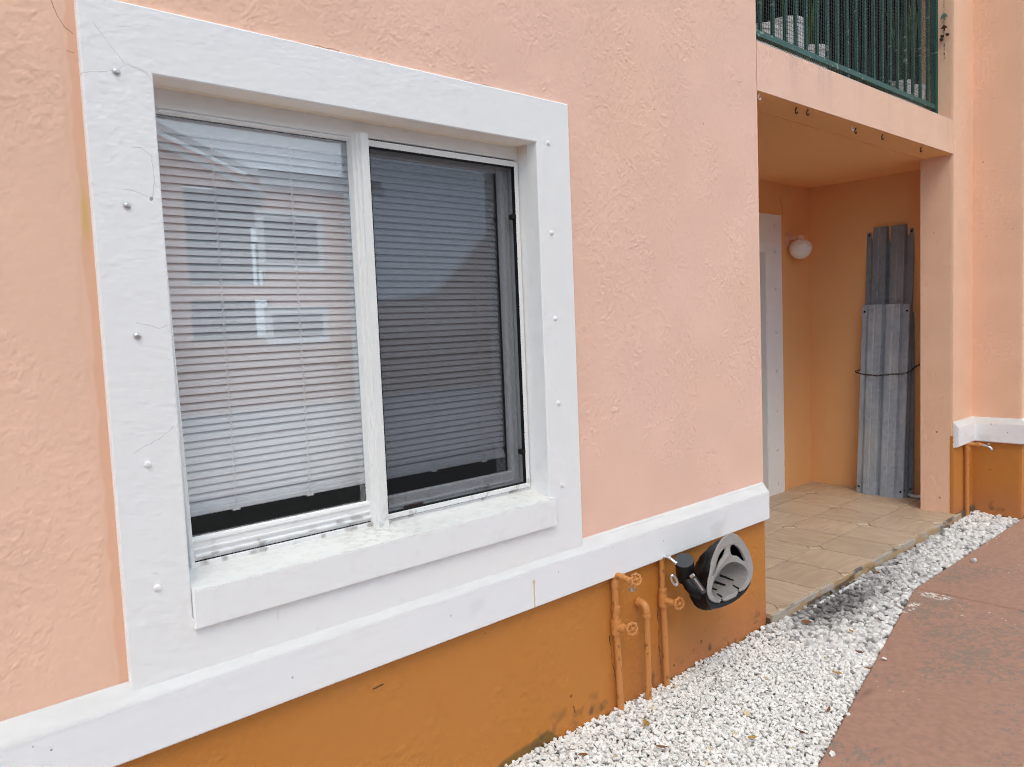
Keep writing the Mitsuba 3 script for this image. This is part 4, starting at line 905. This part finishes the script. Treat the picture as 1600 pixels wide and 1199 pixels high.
# ------------------------------------------------------------------ dead leaves
def leaf_mesh(s, curl, width):
    t = np.linspace(0, 1, 9); w = width * np.sin(np.pi * t ** 0.8) ** 0.9
    L_ = []
    for sgn, lift in ((-1, 0.35), (0, 0.0), (1, 0.35)):
        L_.append(np.c_[(t - 0.5) * 2, sgn * w, lift * w * (1 + curl) + curl * (t - 0.5) ** 2 * 1.6 + 0.04 * np.sin(9 * t + sgn)])
    a_ = np.vstack([L_[0][None], L_[1][None], L_[2][None]]) * s
    top = loft(list(a_), closed=False); v = top.vertices - np.array([0, 0, 0.0006]); stem = tube(np.array([(1, 0, 0.25 * curl), (1.3, 0.06, 0.3 * curl), (1.5, 0.15, 0.2 * curl)]) * s, 0.02 * s, 5)
    return cat(top, mesh(v, top.faces[:, ::-1]), stem)
leaf_spots = [(1.776, -0.145, 0, 0.026, 0.35, 'small brown leaf on the white gravel nearest the bottom edge, close to the orange wall'),
              (1.99, -0.302, 0, 0.030, 0.5, 'narrow reddish brown leaf standing up in the white gravel near the bottom edge'),
              (2.079, -0.168, 2, 0.040, 0.25, 'long tan leaf on the white gravel below the leftmost pipe'),
              (2.584, -0.358, 1, 0.022, 0.5, 'dark curled leaf in the middle of the white gravel below the helmet'),
              (2.393, -0.588, 1, 0.026, 0.6, 'dark brown curled leaf on the gravel left of the walkway edge near the bottom'),
              (2.25, -0.486, 2, 0.026, 0.4, 'yellow brown leaf on the white gravel at the bottom between two darker leaves'),
              (2.60, -0.585, 0, 0.034, 0.7, 'reddish brown twisted leaf against the edge of the red walkway, nearest the bottom'),
              (3.337, -0.331, 2, 0.030, 0.4, 'orange brown leaf on the grey pebbles halfway along the walkway edge'),
              (3.147, -0.450, 3, 0.028, 0.3, 'flat reddish leaf on the gravel beside the walkway edge'),
              (2.90, -0.470, 2, 0.036, 0.2, 'pale tan leaf lying on the white gravel beside the walkway'),
              (4.434, -0.108, 3, 0.034, 0.3, 'square dark red leaf on the pebbles in front of the porch step'),
              (4.20, -0.085, 0, 0.034, 0.5, 'brown leaf against the stained edge of the porch step'),
              (3.30, -0.140, 0, 0.036, 0.6, 'brown leaf on the dark stained gravel at the corner of the porch step'),
              (3.545, -0.372, 1, 0.030, 0.7, 'dark curled leaf against the walkway edge near the white paint flakes'),
              (3.02, -0.545, 0, 0.026, 0.5, 'small brown leaf touching the walkway edge below the flat reddish leaf')]
for x, y, mt, s, curl, lb in leaf_spots:
    m = leaf_mesh(0.68 * s, curl, rng.uniform(0.3, 0.45))
    R_ = trimesh.transformations.rotation_matrix(rng.uniform(0, 6.28), [0, 0, 1]) @ trimesh.transformations.rotation_matrix(rng.uniform(-0.5, 0.5), [1, 0, 0])
    m.apply_transform(R_); m.apply_translation((x, y, 0.031))
    solo('dead_leaf', m, 'dead_leaf_%d' % mt, 40, lb, 'leaf', 'dead leaves lying on the gravel')

solo('court', slab_mesh(sbox(-20, -13.1, 30, -5.2), -0.05, -0.03), 'court_bounce_concrete', kind='structure')  # unseen pale ground, added to bounce light onto the opposite wall

# ------------------------------------------------------------------ the building across the court, seen in the window glass
O = thing('opposite_building', 'pink two storey building across the court reflected in the window', 'building')
YO = -13.15
face_w = Polygon([(-6, 1.38), (16, 1.38), (16, 5.6), (13.67, 4.41), (11.27, 2.27), (9.62, 2.1), (9.62, 4.56), (6.94, 4.56), (4.94, 5.30), (1.5, 6.6), (-6, 6.6)]).difference(sbox(5.4, 2.48, 7.05, 4.41)).difference(sbox(5.4, 1.38, 7.05, 2.2))
def back(m): return m
part(O, 'wall', extrude(face_w, YO - 0.25, YO), 'far_pink')
part(O, 'base', box(-6, 16, YO - 0.25, YO + 0.01, -0.1, 1.38), 'far_orange')
part(O, 'recess', box(5.2, 7.3, YO - 1.6, YO - 1.4, 1.2, 4.6), 'far_dark')
part(O, 'roof', box(6.9, 9.75, YO - 7, YO + 0.20, 4.62, 4.80), 'roof_tile')
part(O, 'fascia', cat(box(6.85, 9.8, YO + 0.2005, YO + 0.25, 4.46, 4.66), box(6.95, 9.75, YO + 0.05, YO + 0.20, 4.565, 4.60)), 'far_white')
for dz in (0.0, 0.26):
    part(O, 'fascia', extrude(Polygon([(1.4, 6.68 - dz), (7.0, 4.55 - dz), (7.0, 4.66 - dz), (1.4, 6.82 - dz)]), YO + 0.15 - dz * 0.5, YO + 0.20 - dz * 0.5), 'far_white')
part(O, 'coping', extrude(Polygon([(9.63, 2.1), (11.27, 2.27), (13.67, 4.41), (16, 5.6), (16, 5.68), (13.64, 4.49), (11.24, 2.35), (9.63, 2.18)]), YO - 0.02, YO + 0.1), 'far_white')
for x0, x1, z0, z1 in ((6.95, 8.15, 2.93, 3.87), (7.02, 8.16, 1.40, 1.90), (1.5, 2.7, 2.93, 3.87)):
    w = part(O, 'window', extrude(sbox(x0 - .14, z0 - .14, x1 + .14, z1 + .14).difference(sbox(x0, z0, x1, z1)), YO - 0.02, YO + 0.05), 'far_white')
    part(w, 'pane', box(x0, x1, YO - 0.01, YO + 0.012, z0, z1), 'dark_glass')
part(O, 'railing', cat(*[box(x, x + 0.03, YO - 0.02, YO + 0.01, 2.48, 3.32) for x in np.arange(5.45, 7.0, 0.12)], box(5.4, 7.05, YO - 0.03, YO + 0.012, 3.32, 3.36)), 'green_metal')
